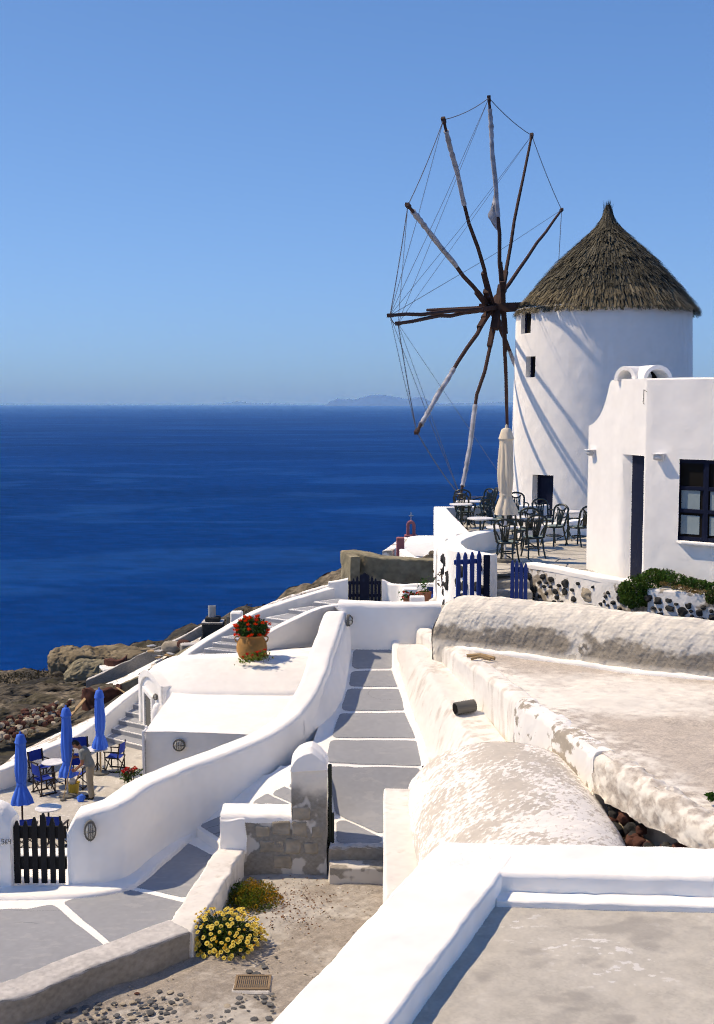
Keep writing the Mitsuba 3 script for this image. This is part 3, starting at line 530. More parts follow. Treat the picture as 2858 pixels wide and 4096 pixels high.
# the alley: ramped steps, grey slabs with white edges
L = [(-0.343, 16.98, -6.389), (-0.345, 17.75, -6.227), (-0.537, 18.65, -5.721), (-0.475, 19.6, -5.588), (-0.341, 20.5, -5.37), (-0.209, 21.3, -5.129), (-0.14, 21.95, -4.949), (-0.102, 22.7, -4.702)]
R = [(0.42, 16.95, -6.391), (0.424, 17.12, -6.327), (1.107, 18.6, -5.778), (1.058, 19.55, -5.581), (0.921, 20.5, -5.354), (0.827, 21.3, -5.129), (0.737, 22, -4.944), (0.742, 22.7, -4.702)]
L, R = A(L), A(R); from scipy.interpolate import LinearNDInterpolator
wide = []
for l, r, e in zip(L, R, (0.04, 0.04, 0.25, 0.25, 0.25, 0.25, 0.25, 0.25)):
    d = (r - l) / np.linalg.norm((r - l)[:2]); wide += [l - d * A([e, e, 0]), r + d * A([0.5, 0.5, 0])]
wide = A(wide); _az = LinearNDInterpolator(wide[:, :2], wide[:, 2])
from scipy.interpolate import NearestNDInterpolator
_an = NearestNDInterpolator(wide[:, :2], wide[:, 2])
def alley_z(x, y):
    z = _az(x, y); return np.where(np.isnan(z), _an(x, y), z)
alley = struct('alley', sheet([tuple(q[:2]) for q in wide[0::2]] + [tuple(q[:2]) for q in wide[1::2][::-1]], lambda x, y: alley_z(x, y) - 0.006, 0.12), 'white', 'narrow walled alley of grey slabs with white painted edges', 'alley', smooth=True)
for i in range(len(L) - 1):
    pg = [L[i], R[i], R[i + 1], L[i + 1]]; w = 0.085
    u = (pg[1] - pg[0]); u /= np.linalg.norm(u); v = (pg[3] - pg[0]); v /= np.linalg.norm(v); w = 0.03 if i == 0 else w
    q4 = [pg[0] + u * 0.04 + v * w, pg[1] - u * 0.04 + v * w, pg[2] - u * 0.04, pg[3] + u * 0.04]
    P_ = wobbly(Polygon([q[:2] for q in q4]).buffer(-0.1).buffer(0.1, quad_segs=4))
    obj('slab', sheet(list(P_.exterior.coords)[:-1], lambda x, y: alley_z(x, y) + 0.004, 0.12), 'slab_paint', alley, smooth=True)
obj('plaster_edge', wall([(*R[2][:2], R[2][2] + 0.03, -7), (*R[3][:2], R[3][2] + 0.05, -7), (*R[4][:2], R[4][2] + 0.07, -7), (*R[5][:2], R[5][2] + 0.08, -7), (*R[6][:2], R[6][2] + 0.1, -7), (*R[7][:2], R[7][2] + 0.2, -7)], 0.16, r=0.05, step=0.1, amp=0.02, rows=0.3, seed=44), 'white', alley)
tag(obj('alley_end_wall', wall([(-0.35, 22.95, -3.80, -7), (0.6, 22.9, -3.82, -7), (1.6, 22.95, -3.82, -7)], 0.42, r=0.09, step=0.12, amp=0.015, rows=0.2, seed=45), 'white'), 'white wall closing the far end of the alley', 'wall')

# threshold and two broken steps in the pillar's gateway
th = thing('gateway_threshold', 'broken concrete threshold and step in the gateway beside the pillar', 'threshold')
obj('lip', wall([(-0.40, 16.90, -6.345, -7), (0.5, 16.92, -6.355, -7)], 0.16, r=0.05, step=0.06, amp=0.035, rows=0.2, freq=6, seed=46), 'concrete', th)
obj('step', wall([(-0.40, 16.68, -6.56, -7.4), (0.5, 16.70, -6.57, -7.4)], 0.30, r=0.03, step=0.08, amp=0.02, rows=0.2, freq=5, seed=47), 'stucco', th)

# ---------------------------------------------------------------- stone gate pillar with its low wall
pil = thing('gate_pillar', 'dirty plastered stone pillar with a pointed white cap', 'gate pillar')
px0, px1, py0, py1 = -0.941, -0.438, 16.86, 17.36
pc, pw, pd = (px0 + px1) / 2, px1 - px0, py1 - py0
def pillar_block(z0, z1, grow=0.0, n=10):
    return wall([(pc - pw / 2 - grow, (py0 + py1) / 2, z1, z0), (pc + pw / 2 + grow, (py0 + py1) / 2, z1, z0)], pd + 2 * grow, r=0.05, step=0.06, amp=0.014, rows=0.08, freq=4, seed=51)
obj('shaft', pillar_block(-7.4, -5.17), 'stucco', pil)
k = []
for x, z in [(pc + (pw / 2 + 0.012) * f_, -5.20 + h_) for f_, h_ in ((-1, 0.0), (-0.95, 0.06), (-0.82, 0.13), (-0.6, 0.195), (-0.35, 0.235), (-0.1, 0.26), (0.15, 0.272), (0.4, 0.225), (0.7, 0.155), (0.92, 0.09), (1, 0.03))]:
    t = math.pi / 2
    for y in (py0 - 0.012, py0 + 0.10, py1 - 0.10, py1 + 0.012): k.append((x, y, z - (0.07 if y < py0 + .05 or y > py1 - .05 else 0) * math.sin(t)))
    k += [(x, py0 - 0.012, -5.24), (x, py1 + 0.012, -5.24)]
cap = trimesh.convex.convex_hull(A(k)); cap = cap.subdivide_to_size(0.08); 
obj('cap', wob(cap, 0.012, 4), 'white', pil, smooth=60)
obj('low_wall', wall([(-1.955, 17.13, -5.93, -7.4), (-0.92, 17.13, -5.94, -7.4)], 0.52, r=0.09, step=0.07, amp=0.022, rows=0.1, freq=3, seed=52), 'stucco', pil)
obj('low_wall_top', wall([(-1.975, 17.14, -5.905, -6.03), (-0.93, 17.14, -5.915, -6.02)], 0.55, r=0.07, step=0.08, amp=0.016, rows=0.1, freq=4, seed=53), 'white', pil)
obj('plaster_patch', wall([(-1.97, 16.90, -5.97, -6.52), (-1.60, 16.90, -5.97, -6.48)], 0.12, r=0.03, step=0.05, amp=0.025, rows=0.08, freq=5, seed=54), 'white', pil)
rg = np.random.default_rng(5)
for (x_, z_, w_, h_) in [(-1.36, -6.15, .20, .16), (-1.10, -6.10, .26, .2), (-0.83, -6.12, .22, .24), (-1.24, -6.37, .34, .17), (-0.93, -6.37, .22, .22), (-0.66, -6.40, .20, .17), (-1.08, -6.60, .26, .2), (-0.80, -5.88, .24, .2), (-0.58, -6.16, .16, .18)]:
    obj('stone_block', wob(cbox((x_, 16.868, z_), (w_, 0.036, h_), 0.017, rg.normal(0, 0.02)).subdivide_to_size(0.03), 0.020, 8), 'block_stone', pil, smooth=40)
obj('gate_frame', cbox((px1 + 0.045, py0 + 0.22, -5.92), (0.055, 0.07, 1.38), 0.008), 'dark_green', pil)
obj('gate_frame', cbox((px1 + 0.085, py0 + 0.20, -6.32), (0.04, 0.06, 0.75), 0.008), 'dark_green', pil, label='short lower strip of the dark green gate frame')
tag(obj('gate_post', cbox((1.03, 18.2, -5.85), (0.05, 0.06, 0.5), 0.008), 'dark_green'), 'dark green gate post at the vaulted roof side of the passage', 'gate post')

# ---------------------------------------------------------------- the long white wall along path and alley
inner = [(-4.046, 16.33, -5.748), (-3.759, 16.33, -5.684), (-3.31, 16.52, -5.621), (-3.057, 17.2, -5.591), (-2.785, 17.95, -5.632), (-2.038, 18.75, -5.541), (-1.233, 19.3, -5.286), (-0.89, 19.65, -5.086), (-0.548, 20.5, -4.685), (-0.414, 21.4, -4.376), (-0.187, 22.75, -3.891)]
lw = thing('stepped_wall', 'long curving white wall running from the black gate up the alley', 'wall')
obj('wall_body', wall([(q[0], q[1], q[2], -10.5) for q in inner], 0.42, r=0.085, step=0.12, amp=0.016, side=1, rows=0.22, batter=0.03, freq=1.8, seed=61, endr=0.16), 'white', lw)
top_ = A([(q[0], q[1], q[2] - 0.16) for q in inner[7:]]); bot_ = A([tuple(q) for q in (L[3] - A([0.30, 0, 0]) * 0.2, L[4], L[5], L[7])]) + A([-0.005, 0, 0.0])
tops_ = resample(top_, 0.1, True); s_ = np.linspace(0, 1, 40); tops_ = np.stack([np.interp(s_, np.linspace(0, 1, len(tops_)), tops_[:, k]) for k in range(3)], 1)
bots_ = resample(bot_, 0.1, True); bots_ = np.stack([np.interp(s_, np.linspace(0, 1, len(bots_)), bots_[:, k]) for k in range(3)], 1)
w_ = np.clip(s_ / 0.45, 0, 1); w_ = (w_ * w_ * (3 - 2 * w_))[:, None]; bots_ = np.column_stack([tops_[:, :2], bots_[:, 2]]) * (1 - w_) + bots_ * w_
rows_ = A([tops_ - A([0.10, 0, 0]), tops_ + A([0.004, 0, -0.02])] + [tops_ * (1 - f_) + bots_ * f_ + A([0.02 * math.sin(f_ * 3.14), 0, 0]) for f_ in (0.25, 0.5, 0.75)] + [bots_ + A([0, 0, 0.01]), bots_ - A([0, 0, 0.2])])
n_, m_ = rows_.shape[:2]; i, k = np.meshgrid(np.arange(n_ - 1), np.arange(m_ - 1), indexing='ij')
Q = np.stack([i * m_ + k, i * m_ + k + 1, (i + 1) * m_ + k + 1, (i + 1) * m_ + k], -1).reshape(-1, 4)
obj('wall_foot', wob((rows_.reshape(-1, 3), np.vstack([Q[:, [0, 1, 2]], Q[:, [0, 2, 3]]])), 0.012, 2.0, 66), 'white', lw, smooth=60)
def bulkhead(loc, nrm, kind, label, s=1.0):
    t = thing('wall_lamp', label, 'lamp'); n = A(nrm, float); n /= np.linalg.norm(n); ang = math.atan2(n[0], -n[1])
    R_ = trimesh.transformations.rotation_matrix(math.pi / 2, [1, 0, 0])
    def put(m): m = tm(m); m.apply_transform(R_); return moved(m, loc, ang)
    def ell(prof, sx, sy):
        m = lathe(prof, 24); m.vertices = np.asarray(m.vertices) * A([sx, sy, 1]); return m
    sx, sy = (0.075 * s, 0.13 * s) if kind == 'oval' else (0.12 * s, 0.12 * s)
    obj('base', put(ell([(0, 0.03), (1, 0.03), (1.0, 0.0), (1.0, -0.02)], sx * 1.12, sy * 1.12)), 'bulkhead', t)
    obj('glass', put(ell([(0, 0.075), (0.5, 0.07), (0.8, 0.05), (0.85, 0.03)], sx, sy)), 'glass_lamp', t)
    for q in (-0.4, 0.0, 0.4):
        P = [(q * sx, -sy * 0.9, 0.035), (q * sx, -sy * 0.5, 0.078), (q * sx, sy * 0.5, 0.078), (q * sx, sy * 0.9, 0.035)]
        obj('guard_bar', put(tube(P, 0.007 * s, 5)), 'bulkhead', t)
    obj('guard_bar', put(tube([(-sx * 0.95, 0, 0.035), (-sx * .5, 0, 0.082), (sx * .5, 0, 0.082), (sx * 0.95, 0, 0.035)], 0.007 * s, 5)), 'bulkhead', t)
bulkhead(A((-3.714, 16.3, -5.922)) + (0, -0.03, 0), (0.35, -0.94), 'oval', 'black caged oval wall lamp beside the black picket gate')
bulkhead(A((-0.194, 22.55, -4.105)) + (0.03, 0, 0), (1, -0.2), 'oval', 'small wall lamp near the top end of the alley wall', 0.8)
gp = thing('gatepost_wall', 'white rounded wall end with handwritten number beside the black gate', 'wall')
obj('wall_body', wall([(-15, 15.9, -5.4, -9), (-10, 16.15, -5.42, -9), (-7.2, 16.3, -5.50, -8), (-5.4, 16.45, -5.55, -8), (-4.98, 16.48, -5.60, -8), (-4.82, 16.48, -5.78, -8)], 0.5, r=0.16, step=0.1, amp=0.015, rows=0.2, seed=62), 'white', gp)
def seg_text(strokes, loc, h, nrm_ang, r=0.008):
    ms = [tube([(x * h, -0.004, z * h) for x, z in s], r, 5) for s in strokes]
    return moved(cat(ms), loc, nrm_ang)
num = [[(0.5, 1), (0.05, 1), (0.03, 0.6), (0.35, 0.62), (0.45, 0.35), (0.3, 0.02), (0, 0.05)], [(1.1, 1), (0.8, 0.7), (0.7, 0.3), (0.9, 0.02), (1.15, 0.2), (1.0, 0.48), (0.74, 0.4)], [(1.4, 1), (1.38, 0.55), (1.85, 0.55)], [(1.78, 1), (1.76, 0.05)]]
obj('number', seg_text(num, (-4.925, 16.2, -6.089), 0.07, -0.05, 0.006), 'bulkhead', gp, smooth=True)

def picket_gate(name, label, p0, p1, zb, tops, wid, m, rails, frame_w=0.09, th=0.03, rail_h=0.1):
    """A gate of upright pickets between the plan points p0 and p1."""
    g = thing(name, label, 'gate'); p0, p1 = A(p0[:2]), A(p1[:2]); d = p1 - p0; Ln = np.linalg.norm(d); d /= Ln; ang = math.atan2(d[1], d[0])
    n = len(tops)
    for i, zt in enumerate(tops):
        c = p0 + d * Ln * (i + 0.5) / n; w = wid[i] if isinstance(wid, list) else wid
        pts = [(-w / 2, zb), (w / 2, zb), (w / 2, zt - 0.09), (0.012, zt), (-0.012, zt), (-w / 2, zt - 0.09)]
        q = trimesh.creation.extrude_polygon(Polygon(pts), th, engine='earcut'); v = np.asarray(q.vertices)
        q.vertices = np.column_stack([v[:, 0], v[:, 2] - th / 2, v[:, 1]])
        obj('picket', moved(q, (c[0], c[1], 0), ang), m, g, smooth=False)
    off = A([-d[1], d[0]])
    for z in rails:
        c = (p0 + p1) / 2 + off * (th * 0.5 + 0.018)
        obj('rail', cbox((c[0], c[1], z), (Ln, 0.032, rail_h), 0.006, ang), m, g)
    return g
picket_gate('picket_gate', 'black wooden picket gate in the lower white wall', (-4.833, 16.4, -6.791), (-4.086, 16.4, -6.791), (-4.461, 16.4, -6.726)[2], [(-4.627, 16.4, -5.83)[2], (-4.627, 16.4, -5.83)[2], (-4.626, 16.4, -5.779)[2], (-4.624, 16.4, -5.721)[2], (-4.626, 16.4, -5.785)[2], (-4.627, 16.4, -5.836)[2]], [0.085, 0.07, 0.075, 0.082, 0.075, 0.085], 'black_paint', [(-4.444, 16.4, -6.003)[2], (-4.454, 16.4, -6.448)[2]], rail_h=0.18)

# ---------------------------------------------------------------- windmill
wm = thing('windmill', 'white round windmill with thatched cone roof and bare wooden sail arms', 'windmill')
TX, TY = 8.20, 40.5
tower = lathe([(0.0, -7.0), (3.22, -7.0), (3.20, -5.0), (3.12, -2.0), (3.04, 0.5), (2.99, 2.4), (2.97, 3.10), (2.80, 3.10), (0.0, 3.10)], 96)
tower = tower.subdivide_to_size(0.45)
def tower_cut(px_az, z0, z1, w, depth=0.55):
    az = math.radians(px_az); c = A([TX + 3.0 * math.sin(az), TY - 3.0 * math.cos(az)])
    return cbox((c[0], c[1], (z0 + z1) / 2), (w, depth * 2, z1 - z0), 0.001, az)
def az_of(px, r=2.93):   # bearing on the tower's face of a spot seen at x/y ratio
    best = min(np.linspace(-89, 89, 1200), key=lambda d: abs((TX + r * math.sin(math.radians(d))) / (TY - r * math.cos(math.radians(d))) - px))
    return best
hol = [(az_of((5.227, 38, 2.367)[0] / 38), 2.26, 2.97, 0.70), (az_of((5.423, 38, 1.162)[0] / 38), 0.83, 1.50, 0.52), (az_of((5.851, 37.7, -2.739)[0] / 37.7), -4.25, -2.30, 0.86)]
mt = trimesh.Trimesh(*[np.asarray(x) for x in (tower.vertices, tower.faces)]); mt.merge_vertices()
def man(m):
    m = tm(m); m = m.copy(); m.merge_vertices(); m.fix_normals()
    return m3.Manifold(m3.Mesh(np.asarray(m.vertices, np.float32), np.asarray(m.faces, np.uint32)))
pts = [(3.10 * math.cos(t), 3.10 * math.sin(t)) for t in np.linspace(0, 2 * np.pi, 96, endpoint=False)]
cyl = m3.Manifold.extrude(m3.CrossSection([pts]), 10.1, 24, 0.0, (0.927, 0.927)).translate((TX, TY, -7.0))
for h in hol: cyl = cyl - man(tower_cut(*h))
cyl = cyl.refine_to_length(0.5)
t_ = tm(cyl); v = np.asarray(t_.vertices); t_.vertices = v + 0.022 * 2 * (np.stack([meshkit.fbm(v * 0.8 + 9 * k, 3, k) for k in range(3)], -1) - 0.5)
obj('tower', t_, 'white', wm, smooth=40)
for (az, z0, z1, w), nm in zip(hol, ('window', 'window', 'door')):
    a = math.radians(az); r = 2.66
    c = (TX + r * math.sin(a), TY - r * math.cos(a), (z0 + z1) / 2)
    k = obj(nm, cbox(c, (w + 0.06, 0.05, z1 - z0 + 0.04), 0.004, a), 'dark_void' if nm == 'window' else 'navy_paint', wm)
    for s in (-1, 1):
        d = A([math.cos(a), math.sin(a)]); cc = A(c) + np.append(d * s * (w / 2 - 0.045), 0) + A([math.sin(a), -math.cos(a), 0]) * 0.04
        obj('frame', cbox(cc, (0.07, 0.05, z1 - z0), 0.005, a), 'navy_paint', k)
RX = TX + 0.10
prof = A([(2.98, 3.02), (2.62, 3.45), (2.30, 3.86), (1.98, 4.22), (1.66, 4.58), (1.30, 4.92), (0.98, 5.24), (0.66, 5.52), (0.40, 5.74), (0.24, 5.95), (0.15, 6.15), (0.10, 6.35), (0.09, 6.5)])
roof = obj('roof', moved(wob(lathe(np.vstack([[0.0, 3.04], [2.75, 3.03], prof, [0, 6.5]]), 80), 0.05, 1.6, 3), (RX, TY, 0)), 'tinted', wm, smooth=True, color=np.tile([0.034, 0.029, 0.019], (80 * (len(prof) + 3), 1)))
rg = np.random.default_rng(17); VS, FS, CS, base = [], [], [], 0
ptop = np.linspace(0, 1, len(prof)); tiers = np.linspace(0.0, 0.86, 13)
def rz_at(t): return np.interp(t, ptop, prof[:, 0]), np.interp(t, ptop, prof[:, 1])
for ti, t0 in enumerate(tiers):
    r0, z0 = rz_at(t0); n = int(90 + 620 * r0)
    th = rg.uniform(0, 2 * np.pi, n); tone = np.repeat(rg.uniform(0, 1, n // 6 + 1), 6)[:n] * 0.6 + rg.uniform(0, 1, n) * 0.4
    th = np.sort(th); tj = t0 + rg.normal(0, 0.016, n) * (ti > 0); ta = np.clip(tj + rg.uniform(0.07, 0.16, n), 0, 1); tb = tj - rg.uniform(0.0, 0.045, n) * (0.45 if ti == 0 else 1) - 0.008 * (ti == 0)
    ra, za = rz_at(ta); rb, zb = np.interp(tb, ptop, prof[:, 0]), np.interp(tb, ptop, prof[:, 1])
    over = np.minimum(tb, 0); rb = rb - over * 2.0; zb = zb + over * 7.5
    lift = rg.uniform(0.015, 0.13, n) * (0.35 + 0.65 * min(1, r0 / 1.5)) + 0.10 * (meshkit.noise(np.column_stack([th * 5, th * 0 + ti * 3.3, th * 0]), 4) - 0.3); rb = rb + lift * 0.6; zb = zb + lift * 0.45
    w = rg.uniform(0.008, 0.026, n); dth = rg.normal(0, 0.045, n)
    for q, (sg, R_, Z_) in enumerate(((0, ra, za), (-1, rb, zb), (1, rb, zb))):
        a = th + dth * (q > 0) + sg * w / np.maximum(R_, 0.15)
        VS.append(np.column_stack([RX + R_ * np.cos(a), TY + R_ * np.sin(a), Z_ - (0.02 if q == 0 else 0)]))
    k = np.arange(n); FS.append(np.stack([base + k, base + n + k, base + 2 * n + k], 1)); base += 3 * n
    dark, lite = A([0.030, 0.029, 0.022]), A([0.185, 0.168, 0.118])
    if ti <= 1: dark, lite = A([0.06, 0.053, 0.036]), A([0.29, 0.245, 0.155])
    c = dark + (lite - dark) * (tone[:, None] ** 1.8); CS += [c * 0.8, c, c]
for q in range(160):  # tuft at the peak
    a, r1 = rg.uniform(0, 6.28), rg.uniform(0.02, 0.10); z1 = rg.uniform(6.35, 6.72); lean = rg.normal(0, 0.04, 2)
    p0 = A([RX + r1 * math.cos(a), TY + r1 * math.sin(a), rg.uniform(5.7, 6.2)]); p1 = A([RX + lean[0] + 1.3 * r1 * math.cos(a), TY + lean[1] + 1.3 * r1 * math.sin(a), z1])
    VS += [np.array([p0 + (0.02, 0, 0), p0 - (0.02, 0, 0), p1])]; FS.append(A([[base, base + 1, base + 2]])); base += 3; CS.append(np.tile([0.045, 0.042, 0.028], (3, 1)))
obj('straw', (np.vstack(VS), np.vstack(FS)), 'tinted', roof, smooth=False, color=np.vstack(CS), kind='stuff')
# sail wheel: the axle leaves the roof towards the sea; arms lie in the wheel's plane
ax = A([-0.91, 0.415, 0.0]); ax /= np.linalg.norm(ax); hz = 3.28
H = A([TX, TY, hz]) + ax * 3.75
obj('axle', beam(A([TX, TY, hz]) + ax * 2.2, H + ax * 0.55, 0.30, 0.30), 'timber', wm)
tips = [(4.473, 41.9, 10.301), (2.733, 39, 8.916), (1.517, 36.6, 5.876), (0.965, 35.6, 2.553), (1.221, 36.2, 2.36), (1.853, 37.4, -0.888), (3.447, 40, -3.1), (5.521, 43.1, -3.132), (7.303, 46, -1.636), (7.778, 46.6, 7.316), (6.323, 44.6, 9.646)]
def onplane(tp):   # slide the surveyed spot along its line to the wheel's plane
    tp = A(tp, float); return tp * ((H @ ax) / (tp @ ax))
tips = [onplane(t) for t in tips]
wrap = [0.46, 0.60, 0.47, 0, 0, 0.56, 0.55, 0, 0.3, 0.0, 0.0]
offs = [-0.28, 0.10, 0.22, -0.02, 0.12, 0.16, -0.05, -0.28, 0.1, 0.14, -0.12]
rg = np.random.default_rng(8)
for i, tp in enumerate(tips):
    h0 = H + ax * offs[i]; d = tp - h0; Ln = np.linalg.norm(d); d /= Ln
    s = np.linspace(0, 1, 9); w = rg.normal(0, 0.035, (9, 3)) * (s * (1 - s) * 4)[:, None]; w -= np.outer(w @ d, d)
    P = h0 - d * 0.25 + np.outer(s, d * (Ln + 0.25)) + w
    arm = obj('sail_arm', wob(tube(P, np.linspace(0.076, 0.047, 9), 8), 0.008, 4), 'timber', wm, smooth=50)
    obj('arm_root', beam(h0 - d * 0.9, h0 + d * 1.55, 0.20, 0.18, 0.16, 0.14), 'timber', arm)
    if wrap[i]:
        a0_, b0_ = wrap[i], 0.95; ss = np.linspace(a0_, b0_, 26); PP = np.stack([np.interp(ss, s, P[:, k]) for k in range(3)], 1)
        rr = 0.068 + 0.012 * np.sin(ss * 160) * (ss > 0.8) + 0.02 * meshkit.noise(np.column_stack([ss * 30, ss * 0 + i, ss * 0]))
        obj('furled_sail', tube(PP, rr, 9), 'cloth_wrap', arm, smooth=50, label='pale grey sail cloth furled round the outer part of the arm')
    if i == 0:
        ss = np.linspace(0.40, 0.56, 12); PP = np.stack([np.interp(ss, s, P[:, k]) for k in range(3)], 1); n = 12
        belly = np.sin(np.linspace(0.03, 1, 12) ** 1.5 * np.pi)[::-1] * 0.30; fold = ax * (0.05 * np.sin(np.linspace(0, 11, 12)))[:, None]
        V = np.vstack([PP + (0.03, 0, 0), PP + A([-1, -0.2, 0]) * (belly * 0.5)[:, None] + fold, PP + A([-1, 0.1, 0]) * belly[:, None] - fold, PP + A([-0.9, 0.5, 0]) * (belly * 0.6)[:, None] + ax * 0.10, PP + ax * 0.06])
        F = [(a_ * n + b_, a_ * n + b_ + 1, (a_ + 1) * n + b_ + 1, (a_ + 1) * n + b_) for a_ in range(4) for b_ in range(n - 1)]
        obj('loose_sail', (V, A(F)), 'cloth_wrap', arm, smooth=True, label='loose fold of sail cloth hanging from the topmost arm')
    obj('tip', beam(tp - d * 0.12, tp + d * 0.08, 0.12, 0.11), 'timber', arm)
bow = H + ax * 2.55   # the bowsprit that takes the stays
obj('bowsprit', tube([H + ax * 0.4, bow], [0.085, 0.05], 8), 'timber', wm)
order = [6, 5, 4, 3, 2, 1, 0, 10, 9, 8, 7, 6]
for a_, b_ in zip(order[:-1], order[1:]):
    p, q = tips[a_], tips[b_]; s = np.linspace(0, 1, 7)[:, None]
    obj('rim_rope', tube(p + (q - p) * s - A([0, 0, 0.10]) * (s * (1 - s) * 4), 0.014, 5), 'rope_grey', wm)
for i, tp in enumerate(tips):
    obj('stay_rope', tube(np.stack([tp, (tp + tips[3]) / 2 - A([0, 0, 0.1]), tips[3]]), 0.009, 4), 'rope_grey', wm) if i in (0, 1, 2, 9, 10, 5, 6) else None
    if i in (0, 2, 6, 7, 10): obj('stay_rope', tube(np.stack([tp, tips[4]]), 0.008, 4), 'rope_grey', wm)

# ---------------------------------------------------------------- terrace of the windmill
TZ = -3.40
def in_terrace(): return [(2.45, 34.3), (2.45, 27.4), (2.35, 25.6), (2.35, 24.3), (2.7, 23.9), (3.55, 24.4), (4.7, 22.6), (7, 21), (11, 21), (11, 34), (6.2, 34.3)]
terr = struct('terrace', sheet(in_terrace(), lambda x, y: x * 0 + TZ - 0.022, 0.4, 0.0), 'concrete', 'stone paved cafe terrace in front of the windmill', 'terrace', smooth=True)
rg = np.random.default_rng(23); TP = Polygon(in_terrace()).buffer(-0.02)
sp = np.column_stack([rg.uniform(1, 11.5, 900), rg.uniform(20.5, 35, 900)]); keep = []
for p_ in sp:
    if all((p_[0] - q[0]) ** 2 + (p_[1] - q[1]) ** 2 > 0.52 ** 2 for q in keep): keep.append(p_)
vor = Voronoi(A(keep))
cells = []
for ri in vor.point_region:
    reg = vor.regions[ri]
    if -1 in reg or len(reg) < 3: continue
    P = Polygon(vor.vertices[reg]).intersection(TP).buffer(-0.018)
    if P.geom_type == 'Polygon' and P.area > 0.03 and P.centroid.x < 7.2: cells.append(P.buffer(-0.03).buffer(0.03, quad_segs=2))
for P in cells:
    if P.is_empty or P.geom_type != 'Polygon': continue
    h = rg.uniform(-0.006, 0.010)
    obj('flagstone', slab(list(P.exterior.coords)[:-1], lambda x, y, h=h: x * 0 + TZ + h, 0.04, 0.0), 'flagstone', terr, smooth=False)
tw_ = thing('terrace_parapet', 'white curving parapet along the sea side of the cafe terrace', 'parapet')
obj('straight_wall', wall([(2.38, 34.5, -2.98, -8.5), (2.40, 30, -2.96, -8.5), (2.42, 27.2, -2.95, -8.5)], 0.34, r=0.03, step=0.2, amp=0.012, rows=0.4, seed=71), 'white', tw_)
obj('straight_wall', wall([(2.25, 34.6, -2.985, -8.5), (3.6, 34.8, -2.99, -8.5), (5.6, 35.4, -2.99, -8.5)], 0.3, r=0.03, step=0.2, amp=0.012, rows=0.4, seed=72), 'white', tw_)
obj('curved_wall', wall([(3.35, 28.3, -2.97, -7), (2.78, 27.5, -2.95, -7), (2.28, 26.4, -2.95, -7), (2.03, 25.3, -2.95, -7), (2.08, 24.4, -2.95, -7), (2.32, 23.75, -2.95, -7), (2.62, 23.35, -2.95, -7)], 0.36, r=0.04, step=0.12, amp=0.012, rows=0.3, seed=73), 'white', tw_)
obj('curved_wall', wall([(2.45, 27.25, -3.02, -7), (2.2, 26.6, -3.02, -7)], 0.5, r=0.04, step=0.12, amp=0.01, rows=0.3, seed=74), 'white', tw_)
rg = np.random.default_rng(31)
cw = [(2.10, 26.4), (1.855, 25.3), (1.90, 24.33), (2.16, 23.62), (2.48, 23.22)]
for q in range(34):
    t = rg.uniform(0, 3.95); i0 = int(t); c = A(cw[i0]) + (A(cw[i0 + 1]) - A(cw[i0])) * (t - i0); s = rg.uniform(0.05, 0.13)
    obj('lava_stone', stone((c[0], c[1], rg.uniform(-4.3, -3.18)), (s, 0.05, s * rg.uniform(0.7, 1.3)), q, rz=-math.atan2(1, 2.5) * 2 if i0 < 1 else -1.2, rough=0.4, sub=1), 'lava', tw_, smooth=False)
inw = thing('terrace_back_wall', 'low white wall curving behind the cafe chairs at the tower foot', 'wall')
obj('wall_body', wall([(3.95, 29.3, -3.02, -5), (4.8, 29.9, -3.0, -5), (6.05, 31.3, -2.99, -5), (8, 33.2, -2.99, -5)], 0.3, r=0.05, step=0.15, amp=0.012, rows=0.2, seed=75), 'white', inw)

# retaining wall with black lava stones, planter, steps and the blue gate
rw = thing('lava_stone_wall', 'white mortared wall studded with black lava stones below the house', 'stone wall')
rwp = [(3.549, 24.562, -3.32), (3.939, 24.026, -3.32), (4.402, 23.143, -3.32), (4.907, 22.209, -3.32), (5.15, 21.9, -3.32)]
obj('wall_body', wall([(q[0], q[1], -3.30, -5) for q in rwp], 0.30, r=0.03, step=0.12, amp=0.02, rows=0.15, seed=76), 'worn', rw)
obj('coping', wall([(q[0], q[1] + 0.02, -3.265, -3.36) for q in rwp], 0.33, r=0.03, step=0.12, amp=0.012, rows=0.1, seed=77), 'white', rw)
pl_ = [(5.32, 21.45), (5.75, 21.05), (6.25, 20.75), (8.5, 19.5)]
obj('planter_wall', wall([(x, y, -3.31, -5) for x, y in pl_], 0.28, r=0.04, step=0.12, amp=0.02, rows=0.15, seed=78), 'worn', rw)
obj('planter_soil', sheet([(5.2, 21.9), (5.4, 21.5), (8.5, 19.6), (8.6, 20.3), (6.4, 21.4), (5.5, 22.1)], lambda x, y: x * 0 - 3.36, 0.2, 0.03), 'yard_soil', rw)
rg = np.random.default_rng(37); placed = []
fr = [(A(q[:2]), A(r_[:2])) for q, r_ in zip(rwp[:-1], rwp[1:])] + [(A(pl_[0]), A(pl_[1])), (A(pl_[1]), A(pl_[2]))]
